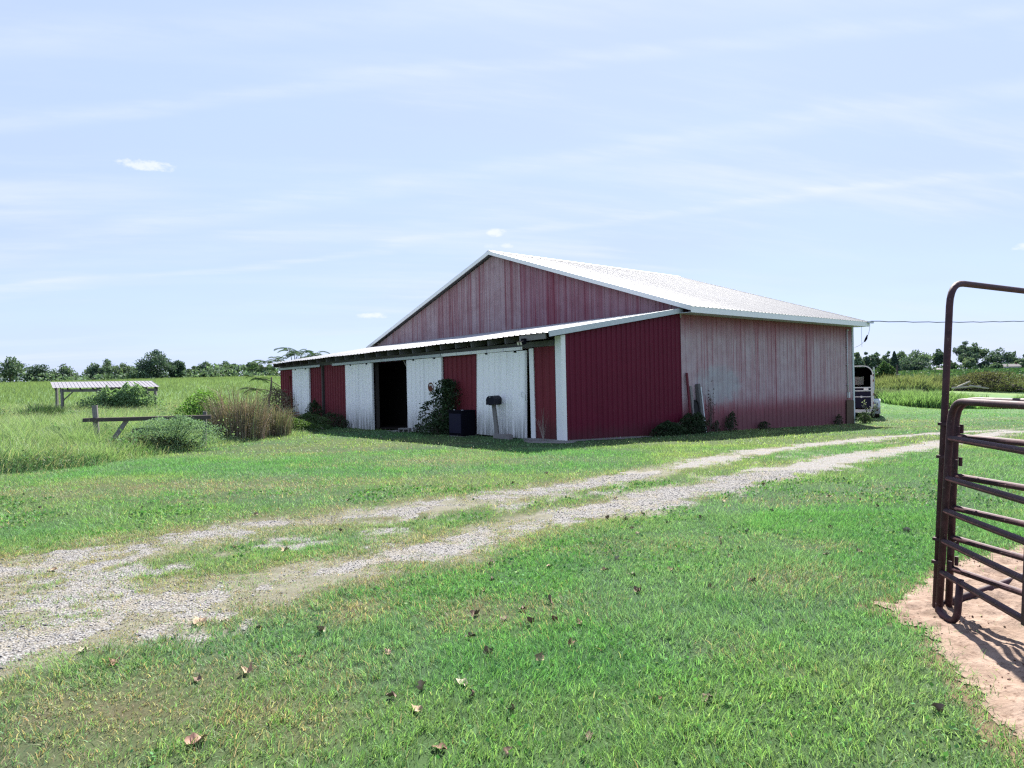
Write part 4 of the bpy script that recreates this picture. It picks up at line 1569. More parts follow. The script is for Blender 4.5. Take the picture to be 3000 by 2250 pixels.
# slender dark pole and old farm frame at the barn's left end
pl = empty('crooked_pole', (-8.93, 26.1, tz(-8.9, 26.1)), 0, 'thin dark crooked pole standing left of the barn', 'pole')
MB().tube([(0, 0, -.1), (.02, 0, .35), (-.02, 0, .8), (.0, 0, 1.2), (.07, 0, 1.55), (.10, 0, 1.97)], [.05, .045, .042, .04, .035, .028], 8).build('shaft', M['bark'], pl, smooth=True)
MB().tube([(0, 0, .62), (-.14, .0, .82), (-.2, .0, 1.0)], .014, 6).build('twig', M['bark'], pl)
rk = empty('farm_frame', (-8.5, 26.4, tz(-8.5, 26.4)), math.radians(8), 'rusty old farm implement frame half hidden in weeds by the barn corner', 'implement')
for a, b in (((-.35, 0, .58), (.55, 0, .63)), ((-.35, 0, .50), (.60, .02, .55)), ((-.4, 0, .1), (.9, .1, .18)), ((-.3, 0, .95), (0, 0, .58))):
    MB().tube([a, b], .022, 7).build('bar', M['rust'], rk)
for x in (.35, .95):
    MB().disc((x, .12, .28), (.2, 1, 0), .28, .06, 20, .22).build('wheel', M['rust'], rk)
for a, b in (((.55, 0, .63), (.42, .05, .95)), ((.5, -.05, .62), (1.45, -.4, .02)), ((.3, -.05, .3), (1.25, -.2, .18)), ((.65, 0, .25), (.25, .3, .02))):
    MB().tube([a, b], .015, 6).build('rod', M['pale_wood'], rk)
ln_ = bthing('leaning_rod', -.22, 16.75, 0, 0, 'dark thin rod leaning against the red wall left of the narrow door', 'rod')
MB().tube([(-.35, -.9, .0), (-.1, -.4, .9), (.16, .35, 2.05)], .022, 7).build('shaft', M['rust'], ln_)
MB().disc((.16, .35, 2.05), (0, 0, 1), .035, .06, 8).build('knob', M['rust'], ln_)


# ------------------------------------------------------------------ plants
def crown_mesh(name, pts, size, cols, mat, parent, flat=.0, aspect=.62):
    V, T, C = leaf_quads(pts, size, cols, flat, aspect)
    return tri_mesh(name, V, T, C, mat, parent)


def lobes(n, rx, rz, zc, shape='round'):
    out = []
    for _ in range(n):
        while True:
            p = rng.uniform(-1, 1, 3)
            if np.dot(p, p) <= 1:
                break
        p = p * .82 + p / (np.linalg.norm(p) + 1e-6) * .12
        r = rng.uniform(.20, .36) * rx
        if shape == 'flat':
            p[2] *= .7
        out.append((p[0] * rx * .8, p[1] * rx * .8, zc + p[2] * rz * .8, r))
    return out


def tree(name, label, x, y, h, wdt, leafcol, col2, n_leaf=2600, lsize=.42, crown_base=.12, n_lobes=22, shape='round', open_=0.0, cat='tree',
         group=None, mat=None, trunk_r=None, shift=0.0):
    z0 = tz(x, y) - .1
    t = empty(name, (x, y, z0), 0, label, cat, group)
    h = h + .1
    rx = wdt / 2 * (1.0 if shape == 'cone' else 1.22)
    lsize = lsize * 1.45
    if shape == 'cone':
        k = rng.random(n_leaf)
        zz = h * (.06 + .94 * k ** 1.25)
        rad = rx * (1 - zz / h) ** .85 * np.sqrt(rng.uniform(.35, 1.0, n_leaf)) * (1 + .18 * np.sin(zz * 5))
        th = rng.uniform(0, 6.283, n_leaf)
        P = np.stack([rad * np.cos(th), rad * np.sin(th), zz], 1)
    else:
        zb = h * crown_base
        rz = (h - zb) / 2
        lb = lobes(n_lobes, rx, rz, zb + rz, shape)
        lb += [(0, 0, zb + rz, rx * .45), (0, 0, zb + rz * 1.75, rx * .22)]
        pr = np.array([l[3] ** 2 for l in lb])
        which = rng.choice(len(lb), n_leaf, p=pr / pr.sum())
        c = np.array([l[:3] for l in lb])[which]
        r = np.array([l[3] for l in lb])[which]
        d = rng.normal(size=(n_leaf, 3))
        d /= np.linalg.norm(d, axis=1)[:, None]
        d[:, 2] *= .8
        rad = r * np.clip(rng.normal(.82, .22, n_leaf), .15, 1.3)
        P = c + d * rad[:, None]
        P[:, 2] = np.minimum(P[:, 2], h * 1.01)
        P[:, 2] = np.maximum(P[:, 2], .12 * rng.random(n_leaf))
    tone = rng.uniform(0, 1, 60)
    lobe_tone = vnoise(P[:, 0] * 3 / rx + 50, P[:, 2] * 3 / rx + P[:, 1] * 3 / rx, int(x * 7) & 255)
    cols = np.array(leafcol)[None] * (1 - lobe_tone[:, None]) + np.array(col2)[None] * lobe_tone[:, None]
    cols = cols * rng.uniform(.6, 1.4, n_leaf)[:, None]
    tb = MB()
    tr0 = trunk_r or max(.08, h * .022)
    tb.tube([(0, 0, 0), (shift * .3, 0, h * .25), (shift * .6, .0, h * .5), (shift, 0, h * .8)], [tr0 * 1.3, tr0, tr0 * .7, tr0 * .25], 7)
    for i in range(7):
        a = i * 2.4 + rng.uniform(-.4, .4)
        z1 = h * rng.uniform(.22, .55)
        q = Vector((math.cos(a), math.sin(a), 0)) * rx * rng.uniform(.5, .8)
        tb.tube([(0, 0, z1), (q.x * .5, q.y * .5, z1 + h * .12), (q.x, q.y, z1 + h * .27)], [tr0 * .5, tr0 * .33, tr0 * .1], 5)
    tb.build('trunk', M['bark'], t)
    crown_mesh('crown', P, lsize * rng.uniform(.6, 1.4, n_leaf), cols, mat or M['far_leaf'], t, aspect=.75)
    return t


GL = ((.080, .128, .086), (.122, .178, .112))      # mid green; all three lightened and blued as painted distance haze
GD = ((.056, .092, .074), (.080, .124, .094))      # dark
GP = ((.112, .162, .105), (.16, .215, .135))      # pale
LEFT = [
    (-134.3, 190.0, 8.1, 8.4, GL, 'broad rounded grey-green tree at the left picture edge', 'flat'),
    (-130.2, 195.0, 5.6, 7.2, GD, 'low dark bushy tree right of the broad tree at the left edge', 'round'),
    (-126.3, 200.0, 5.8, 7.2, GL, 'rounded green tree just left of the shelter roof corner', 'round'),
    (-124.8, 212.0, 6.6, 6.2, GP, 'pale loose-leaved tree behind the left end of the shelter', 'flat'),
    (-115.0, 197.0, 5.6, 4.4, GD, 'narrow dark tree above the middle of the shelter roof', 'round'),
    (-116.7, 205.0, 7.3, 6.6, GL, 'taller round green tree above the middle of the shelter roof', 'round'),
    (-109.3, 200.0, 5.8, 6.2, GP, 'thin pale see-through tree above the right half of the shelter', 'flat'),
    (-95.5, 182.0, 3.4, 6.4, GL, 'low spreading tree at the foot of the biggest dark tree', 'flat'),
    (-92.3, 185.0, 8.3, 8.8, GD, 'biggest dark dense tree of the left tree line', 'round'),
    (-89.6, 190.0, 5.6, 4.6, GD, 'dark lower shoulder tree on the right of the biggest dark tree', 'round'),
    (-91.2, 204.0, 4.4, 4.2, GP, 'small thin pale tree in the gap right of the biggest tree', 'flat'),
    (-86.1, 200.0, 5.4, 5.8, GL, 'round mid-green tree above the bright green bush', 'round'),
    (-84.2, 209.0, 5.9, 6.0, GL, 'full green tree second right of the gap above the bright bush', 'round'),
    (-78.2, 200.0, 4.5, 4.6, GD, 'dark tree above the dry brown shrub', 'round'),
    (-77.2, 209.0, 5.2, 4.8, GL, 'green tree with a peaked top left of the sapling over the barn', 'round'),
    (-72.1, 200.0, 4.9, 4.9, GL, 'green tree standing behind the drooping sapling branches', 'round'),
    (-68.3, 200.0, 3.9, 4.9, GL, 'low tree seen just left of the barn eave end', 'flat'),
    (-66.0, 212.0, 4.6, 5.5, GD, 'dark tree half hidden behind the left end of the lean-to', 'round'),
]
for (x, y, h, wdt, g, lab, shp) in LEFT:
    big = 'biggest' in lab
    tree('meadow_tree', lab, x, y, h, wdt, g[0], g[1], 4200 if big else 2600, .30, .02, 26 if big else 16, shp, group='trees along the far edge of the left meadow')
# low scrub joining the left tree line
for k in range(26):
    pass
sx = np.concatenate([np.linspace(-150, -62, 150)] * 40)
sx = sx + rng.normal(0, .8, len(sx))
sy = 197 + rng.normal(0, 5, len(sx)) + (sx + 100) * -.02
hh_ = 5.0 * fbm(sx * .22, sx * 0 + 3, 131, 3) + .4
sp = np.stack([sx, sy, terrain(sx, sy) + hh_ * rng.random(len(sx)) ** .8], 1)
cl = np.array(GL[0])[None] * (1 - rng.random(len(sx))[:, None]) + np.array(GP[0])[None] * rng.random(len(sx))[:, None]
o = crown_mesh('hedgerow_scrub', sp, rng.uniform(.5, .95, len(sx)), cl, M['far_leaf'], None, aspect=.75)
tag(o, 'low scrub and undergrowth running along the foot of the left tree line', 'scrub', kind='stuff')

RIGHT = [
    ('field_tree', 112.0, 230.0, 7.6, 4.6, GP, 'light green tree showing just right of the barn corner', 'round'),
    ('field_tree', 134.9, 270.0, 9.0, 5.2, GD, 'dark tree with a pointed top above the horse trailer', 'round'),
    ('field_tree', 144.0, 280.0, 9.0, 5.6, GL, 'mid-green tree right of the horse trailer roof', 'round'),
    ('field_tree', 151.3, 285.0, 9.6, 5.4, GL, 'tall green tree directly behind the dark spruce', 'round'),
    ('spruce_tree', 129.4, 240.0, 7.4, 4.6, GD, 'dark pointed cone-shaped spruce left of the fence post', 'cone'),
    ('field_tree', 159.6, 290.0, 9.6, 6.6, GL, 'green tree right behind the lone fence post', 'round'),
    ('field_tree', 148.2, 260.0, 8.6, 9.8, GL, 'large broad rounded tree right of the fence post', 'round'),
    ('field_tree', 137.3, 245.0, 5.2, 11.4, GD, 'low wide dark tree in front of the large broad tree', 'flat'),
    ('field_tree', 180.5, 300.0, 10.2, 7.4, GD, 'lone tree with visible trunk behind the pale shed roof', 'round'),
    ('field_tree', 179.1, 290.0, 5.0, 5.0, GL, 'low tree between the shed and the tall gate post', 'round'),
    ('field_tree', 191.8, 300.0, 13.4, 8.2, GD, 'tallest loose tree just right of the gate post', 'flat'),
    ('field_tree', 197.8, 303.0, 12.7, 8.2, GL, 'tall airy tree forming the right twin of the tallest tree', 'flat'),
    ('field_tree', 183.7, 285.0, 8.2, 7.4, GD, 'dark rounded tree under the tall twin trees', 'round'),
    ('field_tree', 173.6, 270.0, 5.4, 5.4, GP, 'small pale grey-green tree in front of the tall twins', 'round'),
    ('field_tree', 199.4, 300.0, 4.2, 4.4, GD, 'small dark tree in the gap right of the tall twins', 'round'),
    ('field_tree', 213.2, 310.0, 10.3, 11.0, GD, 'large round dark tree behind the small distant house', 'round'),
    ('field_tree', 223.0, 315.0, 9.0, 6.6, GL, 'mid-green tree to the right of the distant house', 'round'),
    ('field_bush', 184.0, 270.0, 3.2, 4.6, GL, 'round bush at the left end of the distant house', 'round'),
    ('field_bush', 221.4, 310.0, 4.8, 4.6, GP, 'pale shrub at the right end of the distant house', 'round'),
    ('field_tree', 216.8, 300.0, 7.2, 5.4, GL, 'tree cut by the right picture edge far away', 'flat'),
]
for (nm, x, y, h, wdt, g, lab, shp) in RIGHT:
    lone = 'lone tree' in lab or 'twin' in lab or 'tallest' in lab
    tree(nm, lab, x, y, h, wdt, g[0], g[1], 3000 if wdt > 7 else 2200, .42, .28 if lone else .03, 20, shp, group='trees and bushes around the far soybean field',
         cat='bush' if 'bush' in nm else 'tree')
sx = np.concatenate([np.linspace(96, 232, 170)] * 26) + rng.normal(0, 1, 170 * 26)
sy = 285 + rng.normal(0, 8, len(sx)) + (sx - 150) * .35
hh_ = 4.4 * fbm(sx * .2, sx * 0 + 8, 141, 3) + .3
sp = np.stack([sx, sy, terrain(sx, sy) + hh_ * rng.random(len(sx))], 1)
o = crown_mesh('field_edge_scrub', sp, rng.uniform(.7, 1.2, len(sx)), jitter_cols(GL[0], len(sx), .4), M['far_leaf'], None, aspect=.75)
tag(o, 'dark undergrowth along the far edge of the soybean field', 'scrub', kind='stuff')

# far shed and far house
sd = empty('far_shed', (168.5, 280, tz(168.5, 280) - .2), 0, 'low far-off shed with a pale pinkish roof', 'shed')
rf = MB()
rf.add([(-.6, 0, 2.05), (-4.1, -1.5, 1.3), (3.9, -2.5, .95), (1.6, 0, 1.75), (-4.1, 2, 1.3), (3.9, 2, .95)], [(0, 1, 2, 3), (0, 3, 5, 4)])
rf.add([(-4.1, -1.5, 1.2), (-.6, 0, 1.95), (1.6, 0, 1.65), (3.9, -2.5, .85)], [(0, 1, 2, 3)])
rf.build('roof', M['shed_roof'], sd)
MB().box((-3.6, -1.2, -.2), (3.4, 1.8, .92)).build('wall', M['house_wall'], sd)
hs = empty('far_house', (199.4, 285, tz(199.4, 285) - .15), math.radians(-8), 'small far-off pale house with a grey roof among trees', 'house')
MB().box((-3.6, -2, 0), (3.4, 2, 2.0)).build('wall', M['house_wall'], hs)
rf = MB()
rf.add([(-4, -2.3, 1.95), (3.8, -2.3, 1.95), (3.6, 0, 3.0), (-3.8, 0, 3.0), (-4, 2.3, 1.95), (3.8, 2.3, 1.95)], [(0, 1, 2, 3), (3, 2, 5, 4), (0, 3, 4), (1, 5, 2)])
rf.build('roof', M['house_roof'], hs)
for x in (-2.2, 1.0, 2.4):
    wn = MB().box((x - .45, -2.05, .8), (x + .45, -2.01, 1.6)).build('window', M['dark_glass'], hs)
    MB().box((x - .5, -2.08, 1.6), (x + .5, -2.0, 1.68)).build('frame', M['trim'], wn)
MB().box((-.9, -2.06, 0), (-.2, -2.01, 1.65)).build('door', M['trim'], hs)
MB().box((2.6, .2, 2.6), (3.1, .7, 3.5)).build('chimney', M['rust'], hs)

# lone fence post, right
fp_ = empty('fence_post', (35.85, 66, tz(35.85, 66)), 0, 'lone dark weathered fence post in the goldenrod', 'fence post')
MB().tube([(0, 0, -.1), (.04, 0, .9), (-.03, 0, 1.6), (.0, 0, 2.42)], [.10, .095, .085, .07], 8).build('shaft', M['dark_wood'], fp_)
mb = MB()
mb.tube([(-.2, -.14, 1.5), (.2, -.14, 1.5)], .02, 5)
mb.build('wire_staple', M['galv'], fp_)


# ------------------------------------------------------------------ bushes and weeds
def bush(name, label, x, y, h, rx, ry, n, lsize, c1, c2, mat=None, stems=14, droop=0.0, group=None, cat='bush', z0=None, top_bias=1.0, leaf_aspect=.6, stem_mat=None, wisps=None):
    z = (tz(x, y) if z0 is None else z0) - .03
    t = empty(name, (x, y, z), 0, label, cat, group)
    th = rng.uniform(0, 6.283, n)
    k = rng.random(n) ** .55
    zz = rng.random(n) ** (.75 / top_bias)
    prof = np.sqrt(np.clip(1 - (np.clip(zz - .35, 0, 1) / .68) ** 2, .02, 1)) * (.75 + .25 * np.clip(zz / .35, 0, 1))
    lump = .72 + .5 * vnoise(np.cos(th) * 2.2 + 9 + x, np.sin(th) * 2.2 + zz * 4 + y, 151)
    P = np.stack([np.cos(th) * rx * k * prof * lump, np.sin(th) * ry * k * prof * lump, zz * h * (.8 + .4 * vnoise(np.cos(th) * 2 * k + x, np.sin(th) * 2 * k, 152))], 1)
    tone = vnoise(P[:, 0] * 4 / max(rx, .3) + 20, P[:, 2] * 5 / max(h, .3) + P[:, 1], 153)[:, None]
    cols = (np.array(c1)[None] * (1 - tone) + np.array(c2)[None] * tone) * rng.uniform(.6, 1.45, n)[:, None]
    crown_mesh('foliage', P, lsize * rng.uniform(.6, 1.4, n), cols, mat or M['leaf'], t, aspect=leaf_aspect)
    if wisps:
        wn, wh, ww, wc = wisps
        wa, wk = rng.uniform(0, 6.283, wn), np.sqrt(rng.random(wn)) * .8
        WP = np.stack([np.cos(wa) * rx * wk, np.sin(wa) * ry * wk, np.zeros(wn)], 1)
        blade_mesh('dry_stalks', WP, wh * rng.uniform(.5, 1.2, wn) * (1.1 - .4 * wk), ww * rng.uniform(.5, 1.4, wn), rng.uniform(.05, .55, wn), jitter_cols(wc, wn, .45, (.17, .20, .11), .3), mat or M['leaf'], t, segs=3,
                   heading=wa + rng.normal(0, .5, wn))
    sb = MB()
    for i in range(stems):
        a, q = rng.uniform(0, 6.283), rng.uniform(.3, .95)
        e = Vector((math.cos(a) * rx * q * .8, math.sin(a) * ry * q * .8, h * rng.uniform(.6, 1.02)))
        sb.tube([(e.x * .15, e.y * .15, 0), (e.x * .5, e.y * .5, e.z * .5), e], [.016, .011, .004], 4)
    sb.build('stem', stem_mat or M['bark'], t)
    return t


bush('green_bush', 'bright green leafy bush behind the weeds left of the dry shrub', -10.35, 24.2, 1.5, 1.1, .9, 6000, .08, (.095, .20, .045), (.15, .27, .07), stems=16)
bush('green_bush', 'yellow-green low weed clump left of the bright green bush', -11.3, 24.0, .75, .8, .7, 1500, .08, (.13, .17, .05), (.17, .21, .06), stems=8)
sb_ = empty('stump_post', (-9.85, 23.55, tz(-9.8, 23.5)), 0, 'short dark rotting post inside the bright green bush', 'post')
MB().beam((0, 0, -.1), (-.03, .02, .98), .13, .12, up=(0, 1, 0), chips=.012).build('shaft', M['dark_wood'], sb_)
MB().beam((0.02, -.07, .5), (.25, -.12, .28), .03, .03, chips=.004).build('splinter', M['dark_wood'], sb_)


def stalks(name, label, x, y, rx, ry, n, h, wd, c, tipc, lean=(.1, .5), cat='weeds', kind=None, mat=None, group=None):
    a, k = rng.uniform(0, 6.283, n), np.sqrt(rng.random(n))
    X, Y = x + np.cos(a) * rx * k, y + np.sin(a) * ry * k
    P = np.stack([X, Y, terrain(X, Y) - .02], 1)
    hh = h * rng.uniform(.5, 1.15, n) * (1.05 - .35 * k ** 2)
    hd = np.where(rng.random(n) < .6, a, rng.uniform(0, 6.283, n))
    cols = jitter_cols(c, n, .4)
    o = blade_mesh(name, P, hh, wd * rng.uniform(.6, 1.4, n), rng.uniform(lean[0], lean[1], n), cols, mat or M['grass'], segs=3,
                   tip_cols=jitter_cols(tipc, n, .3), heading=hd)
    return tag(o, label, cat, group, kind)


# the dry brown shrub: dead stems with curled brown leaves
t = bush('dry_shrub', 'brown dried-out shrub between the bright bush and the crooked pole', -8.45, 21.9, 1.15, 1.05, .8, 4200, .06, (.19, .15, .115), (.33, .27, .20), M['dry_stem'],
         stems=70, leaf_aspect=.3, stem_mat=M['dark_wood'], wisps=(1000, 1.75, .015, (.24, .195, .15)))
bush('dry_shrub', 'smaller greyish dead weed heap at the right foot of the brown shrub', -7.75, 23.2, .85, .6, .6, 1300, .06, (.13, .11, .08), (.20, .18, .12), M['dry_stem'],
     stems=30, leaf_aspect=.3, stem_mat=M['dark_wood'], wisps=(600, 1.1, .016, (.25, .22, .16)))
bush('dry_shrub', 'tan dead vines against the left end of the barn', -10.3, 31.2, 1.6, .9, .8, 2600, .09, (.17, .14, .10), (.24, .21, .14), M['dry_stem'], stems=20, leaf_aspect=.4)
bush('weed_clump', 'dark tangled weeds under the broken timber rail', -9.6, 18.3, .42, 1.6, .45, 2600, .06, (.035, .055, .025), (.06, .075, .04), stems=20, cat='weeds')
bush('weed_clump', 'low green weeds in front of the crooked pole and farm frame', -8.0, 24.9, .55, 1.35, .55, 3800, .06, (.055, .105, .032), (.085, .14, .045), stems=24, cat='weeds')
bush('weed_clump', 'leafy weeds spilling over the farm frame near the barn', -7.6, 26.4, .62, .9, .6, 2600, .07, (.05, .09, .035), (.08, .12, .05), stems=18, cat='weeds')
bush('vine_thicket', 'leafy thicket filling the front of the tin-roofed shelter', -27.4, 49.6, 1.45, 3.1, 1.3, 7000, .13, (.13, .22, .11), (.20, .30, .16), stems=24)
bush('vine_thicket', 'taller vine clump climbing the right half of the shelter eave', -26.5, 49.4, 1.85, 1.35, .9, 3000, .13, (.125, .215, .105), (.19, .29, .15), stems=14)
bush('vine_thicket', 'vine tuft reaching the middle of the shelter roof edge', -28.2, 49.3, 1.7, .7, .6, 900, .13, (.13, .22, .11), (.20, .30, .16), stems=8)
stalks('reed_clump', 'dark green reedy clump left of the shelter', -24.2, 36.5, .95, .8, 700, 1.15, .035, (.030, .062, .030), (.05, .08, .04), (.1, .6), kind=None)
stalks('reed_clump', 'small dark grass tuft further left of the reedy clump', -26.8, 36.0, .6, .5, 300, .6, .03, (.045, .07, .035), (.06, .09, .04), (.2, .7), kind=None)


# barn-wall plants
def wall_bush(name, label, bx, by, h, rx, ry, n, ls, c1, c2, **kw):
    p = B(bx, by)
    return bush(name, label, p.x, p.y, h, rx, ry, n, ls, c1, c2, **kw)


DG1, DG2 = (.028, .052, .026), (.055, .092, .042)
# climbing vine beside the sign door: a dense column and a lighter spray to its left
vn = bthing('wall_vine', -.32, 4.85, bground(-.3, 4.9), 0, 'dark leafy vine climbing between the sign door and the red wall', 'vine')
n = 5200
zz = rng.random(n) ** .8 * 1.72
col_w = np.interp(zz, [0, .25, .6, 1.2, 1.55, 1.75], [.55, .42, .34, .42, .34, .12])
yy = rng.normal(0, .5, n) * col_w - .08
xx = rng.normal(0, .13, n)
spray = rng.random(n) < .42
k = rng.random(n)
zs = .25 + 1.15 * rng.random(n)
ys_ = .25 + 1.25 * k * np.interp(zs, [.2, .5, .95, 1.15, 1.4], [.7, .65, .95, .55, .12])
zs = zs - .28 * k ** 2 + (rng.random(n) - .5) * .16
gap = vnoise(ys_ * 5, zs * 5, 171) > .36 + .28 * k
spray &= True
P = np.stack([np.where(spray, -.12 + rng.normal(0, .1, n), xx), np.where(spray, ys_, yy), np.where(spray, zs, zz)], 1)
P = P[~spray | gap]
cols = jitter_cols(DG1, len(P), .5, DG2, .45)
crown_mesh('foliage', P, .07 * rng.uniform(.6, 1.4, len(P)), cols, M['leaf'], vn)
sb2 = MB()
for i in range(26):
    a = rng.uniform(-.2, 1.35)
    sb2.tube([(0, rng.uniform(-.1, .15), 0), (-.05, a * .45, .45 + .3 * rng.random()), (-.12, a, rng.uniform(.5, 1.45) - .15 * a)], [.014, .009, .004], 4)
for i in range(8):
    sb2.tube([(rng.uniform(-.05, .1), rng.uniform(-.3, .2), 0), (0, rng.uniform(-.3, .2), .8), (.05, rng.uniform(-.35, .15), 1.7)], [.022, .016, .006], 5)
sb2.build('stem', M['bark'], vn)

WB = [
    ('weed_clump', 'dark weed mound at the foot of the narrow left door', -.55, 15.2, .42, .7, .35, 1100, .06),
    ('weed_clump', 'tall dark weed standing before the red wall right of the narrow door', -.5, 13.75, 1.05, .42, .3, 1200, .07),
    ('weed_clump', 'dead-looking dark weeds under the red wall left of the wide door', -.4, 12.4, .6, .7, .25, 800, .065),
    ('weed_clump', 'small weed at the foot of the wide white door', -.3, 11.55, .38, .2, .18, 300, .05),
    ('weed_clump', 'short weed by the right jamb of the dark doorway', -.4, 6.3, .32, .22, .2, 300, .05),
    ('weed_clump', 'dark low bush under the climbing vine', -.5, 5.0, .42, .75, .35, 1500, .06),
]
for (nm, lab, bx, by, h, rx, ry, n, ls) in WB:
    wall_bush(nm, lab, bx, by, h, rx, ry, n, ls, DG1, DG2, cat='weeds', stems=14)
SB = [
    ('dark bramble mound at the foot of the maroon end wall', 4.1, -.42, .42, .8, .3, 2600, .06),
    ('dark leafy bramble heap around the leaning boards', 5.4, -.35, .62, .75, .3, 2800, .06),
    ('thin weed at the wall right of the pale tin strip', 6.9, -.18, .45, .22, .12, 260, .05),
    ('dark leafy weed with a tall tip against the faded wall', 7.75, -.2, .72, .3, .14, 700, .055),
    ('low weed patch against the middle of the faded wall', 9.9, -.2, .34, .35, .14, 500, .05),
    ('upright weed near the far end of the faded wall', 15.7, -.2, .5, .3, .14, 400, .05),
    ('leafy weed clump at the far corner of the barn', 17.8, -.35, .55, .45, .35, 1100, .06),
]
for (lab, bx, by, h, rx, ry, n, ls) in SB:
    o = wall_bush('wall_weed', lab, bx, by, h * (1.0 if n > 2000 else .82), rx * (1 if n > 2000 else 1.35), ry, int(n * (1 if n > 2000 else .6)), ls * (1 if n > 2000 else 1.15), (.022, .038, .02), (.045, .075, .036), cat='weeds', stems=16)
    o.rotation_euler = (0, 0, BARN_ROT)
# bare twiggy vine on the faded wall and dead stalks at the corner post
tv = bthing('bare_vine', 6.75, -.05, bground(6.7, 0), 0, 'leafless dark twisting vine climbing the faded wall', 'vine')
mb = MB()
for i in range(7):
    x, z = rng.uniform(-.1, .1), 0
    pts = [(x, 0, 0)]
    for j in range(7):
        x += rng.normal(0, .07) + (.02 if i > 3 else 0)
        z += rng.uniform(.12, .24)
        pts.append((x, rng.uniform(-.03, .01), z))
    mb.tube(pts, [.012 - .0012 * j for j in range(8)], 4)
mb.build('stem', M['bark'], tv)
lf = rng.normal(0, 1, (90, 3)) * np.array([.16, .03, .45]) + np.array([0.05, -.02, .8])
crown_mesh('foliage', lf, rng.uniform(.03, .07, 90), jitter_cols((.06, .03, .03), 90, .4), M['leaf'], tv)
ds = bthing('dead_stalks', -.32, .42, bground(-.3, .4), 0, 'dry reddish weed stalks left of the white corner post', 'weeds')
mb = MB()
for i in range(9):
    a = rng.uniform(-.35, .25)
    hgt_ = rng.uniform(.35, .95)
    mb.tube([(0, 0, 0), (-.03, -a * .4, hgt_ * .5), (-.05, -a, hgt_)], [.006, .004, .002], 4)
mb.build('stalk', M['pale_wood'], ds)
P = rng.normal(0, 1, (60, 3)) * np.array([.04, .15, .2]) + np.array([-.03, 0, .45])
crown_mesh('seed_head', P, rng.uniform(.015, .035, 60), jitter_cols((.2, .12, .10), 60, .3), M['dry_stem'], ds)
# silvery weed before the trailer
t = empty('silvery_weed', (16.0, 31.9, tz(16, 31.9)), 0, 'silvery tall weed in front of the trailer tailgate', 'weeds')
P = []
mb = MB()
for i in range(9):
    a, l = rng.uniform(-1.2, 1.2), rng.uniform(.5, 1.0)
    e = Vector((math.sin(a) * l * .7, rng.uniform(-.2, .2), l))
    mb.tube([(0, 0, 0), e * .5 + Vector((0, 0, .08)), e], [.012, .008, .004], 4)
    for q in np.linspace(.35, 1, 26):
        P.append(np.array(e) * q + rng.normal(0, .04, 3))
mb.build('stem', M['dry_stem'], t)
P = np.array(P)
crown_mesh('foliage', P, rng.uniform(.06, .12, len(P)), jitter_cols((.22, .25, .20), len(P), .3), M['leaf'], t, aspect=.4)

# sapling with long compound leaves behind the barn's left end
sp_ = empty('sapling', (-11.6, 38.0, tz(-11.6, 38) - .1), 0, 'feathery-leaved sapling rising behind the left end of the barn roof', 'tree')
tb = MB()
tips = []
tb.tube([(0, 0, 0), (.1, 0, 1.2), (-.1, 0, 2.3), (.1, 0, 3.3)], [.09, .07, .05, .02], 6)
for (z1, ex, ez) in ((1.6, -1.9, 2.9), (1.9, -1.2, 3.35), (2.2, -.5, 3.85), (2.3, .5, 3.75), (2.1, 1.0, 3.45), (1.7, 1.7, 3.3), (2.0, -2.0, 3.2), (1.9, 1.3, 3.6), (1.2, -2.2, 2.3), (1.0, -2.9, 1.75), (2.3, 0.0, 3.6)):
    e = Vector((ex, rng.uniform(-.6, .6), ez))
    tb.tube([(0, 0, z1), (ex * .55, e.y * .5, z1 + (ez - z1) * .75), e], [.03, .02, .008], 5)
    tips.append((Vector((0, 0, z1)), Vector((ex * .55, e.y * .5, z1 + (ez - z1) * .75)), e))
tb.build('trunk', M['bark'], sp_)
V, F, Cc = [], [], []
for (p, q, e) in tips:
    for r in range(13):
        t0 = rng.uniform(.35, 1.0)
        s0 = q.lerp(e, t0)
        a = rng.uniform(0, 6.283)
        d = Vector((math.cos(a), math.sin(a), rng.uniform(-.15, .35)))
        ll = rng.uniform(.4, .75)
        for k in range(11):
            tt = (k + 1) / 11
            c = s0 + d * ll * tt + Vector((0, 0, -.35 * tt * tt * ll))
            for sd_ in (-1, 1):
                sv = Vector((-d.y, d.x, 0)).normalized() * sd_
                tip = c + sv * .065 + Vector((0, 0, -.10)) + d * .02
                wv = d * .02
                V += [c, c.lerp(tip, .4) + wv, tip, c.lerp(tip, .4) - wv]
                F.append((len(V) - 4, len(V) - 3, len(V) - 2))
                F.append((len(V) - 4, len(V) - 2, len(V) - 1))
                cc = np.array((.045, .085, .035)) * rng.uniform(.7, 1.5)
                Cc += [cc] * 4
tri_mesh('crown', np.array([tuple(v) for v in V]), np.array(F), np.array(Cc), M['leaf'], sp_)

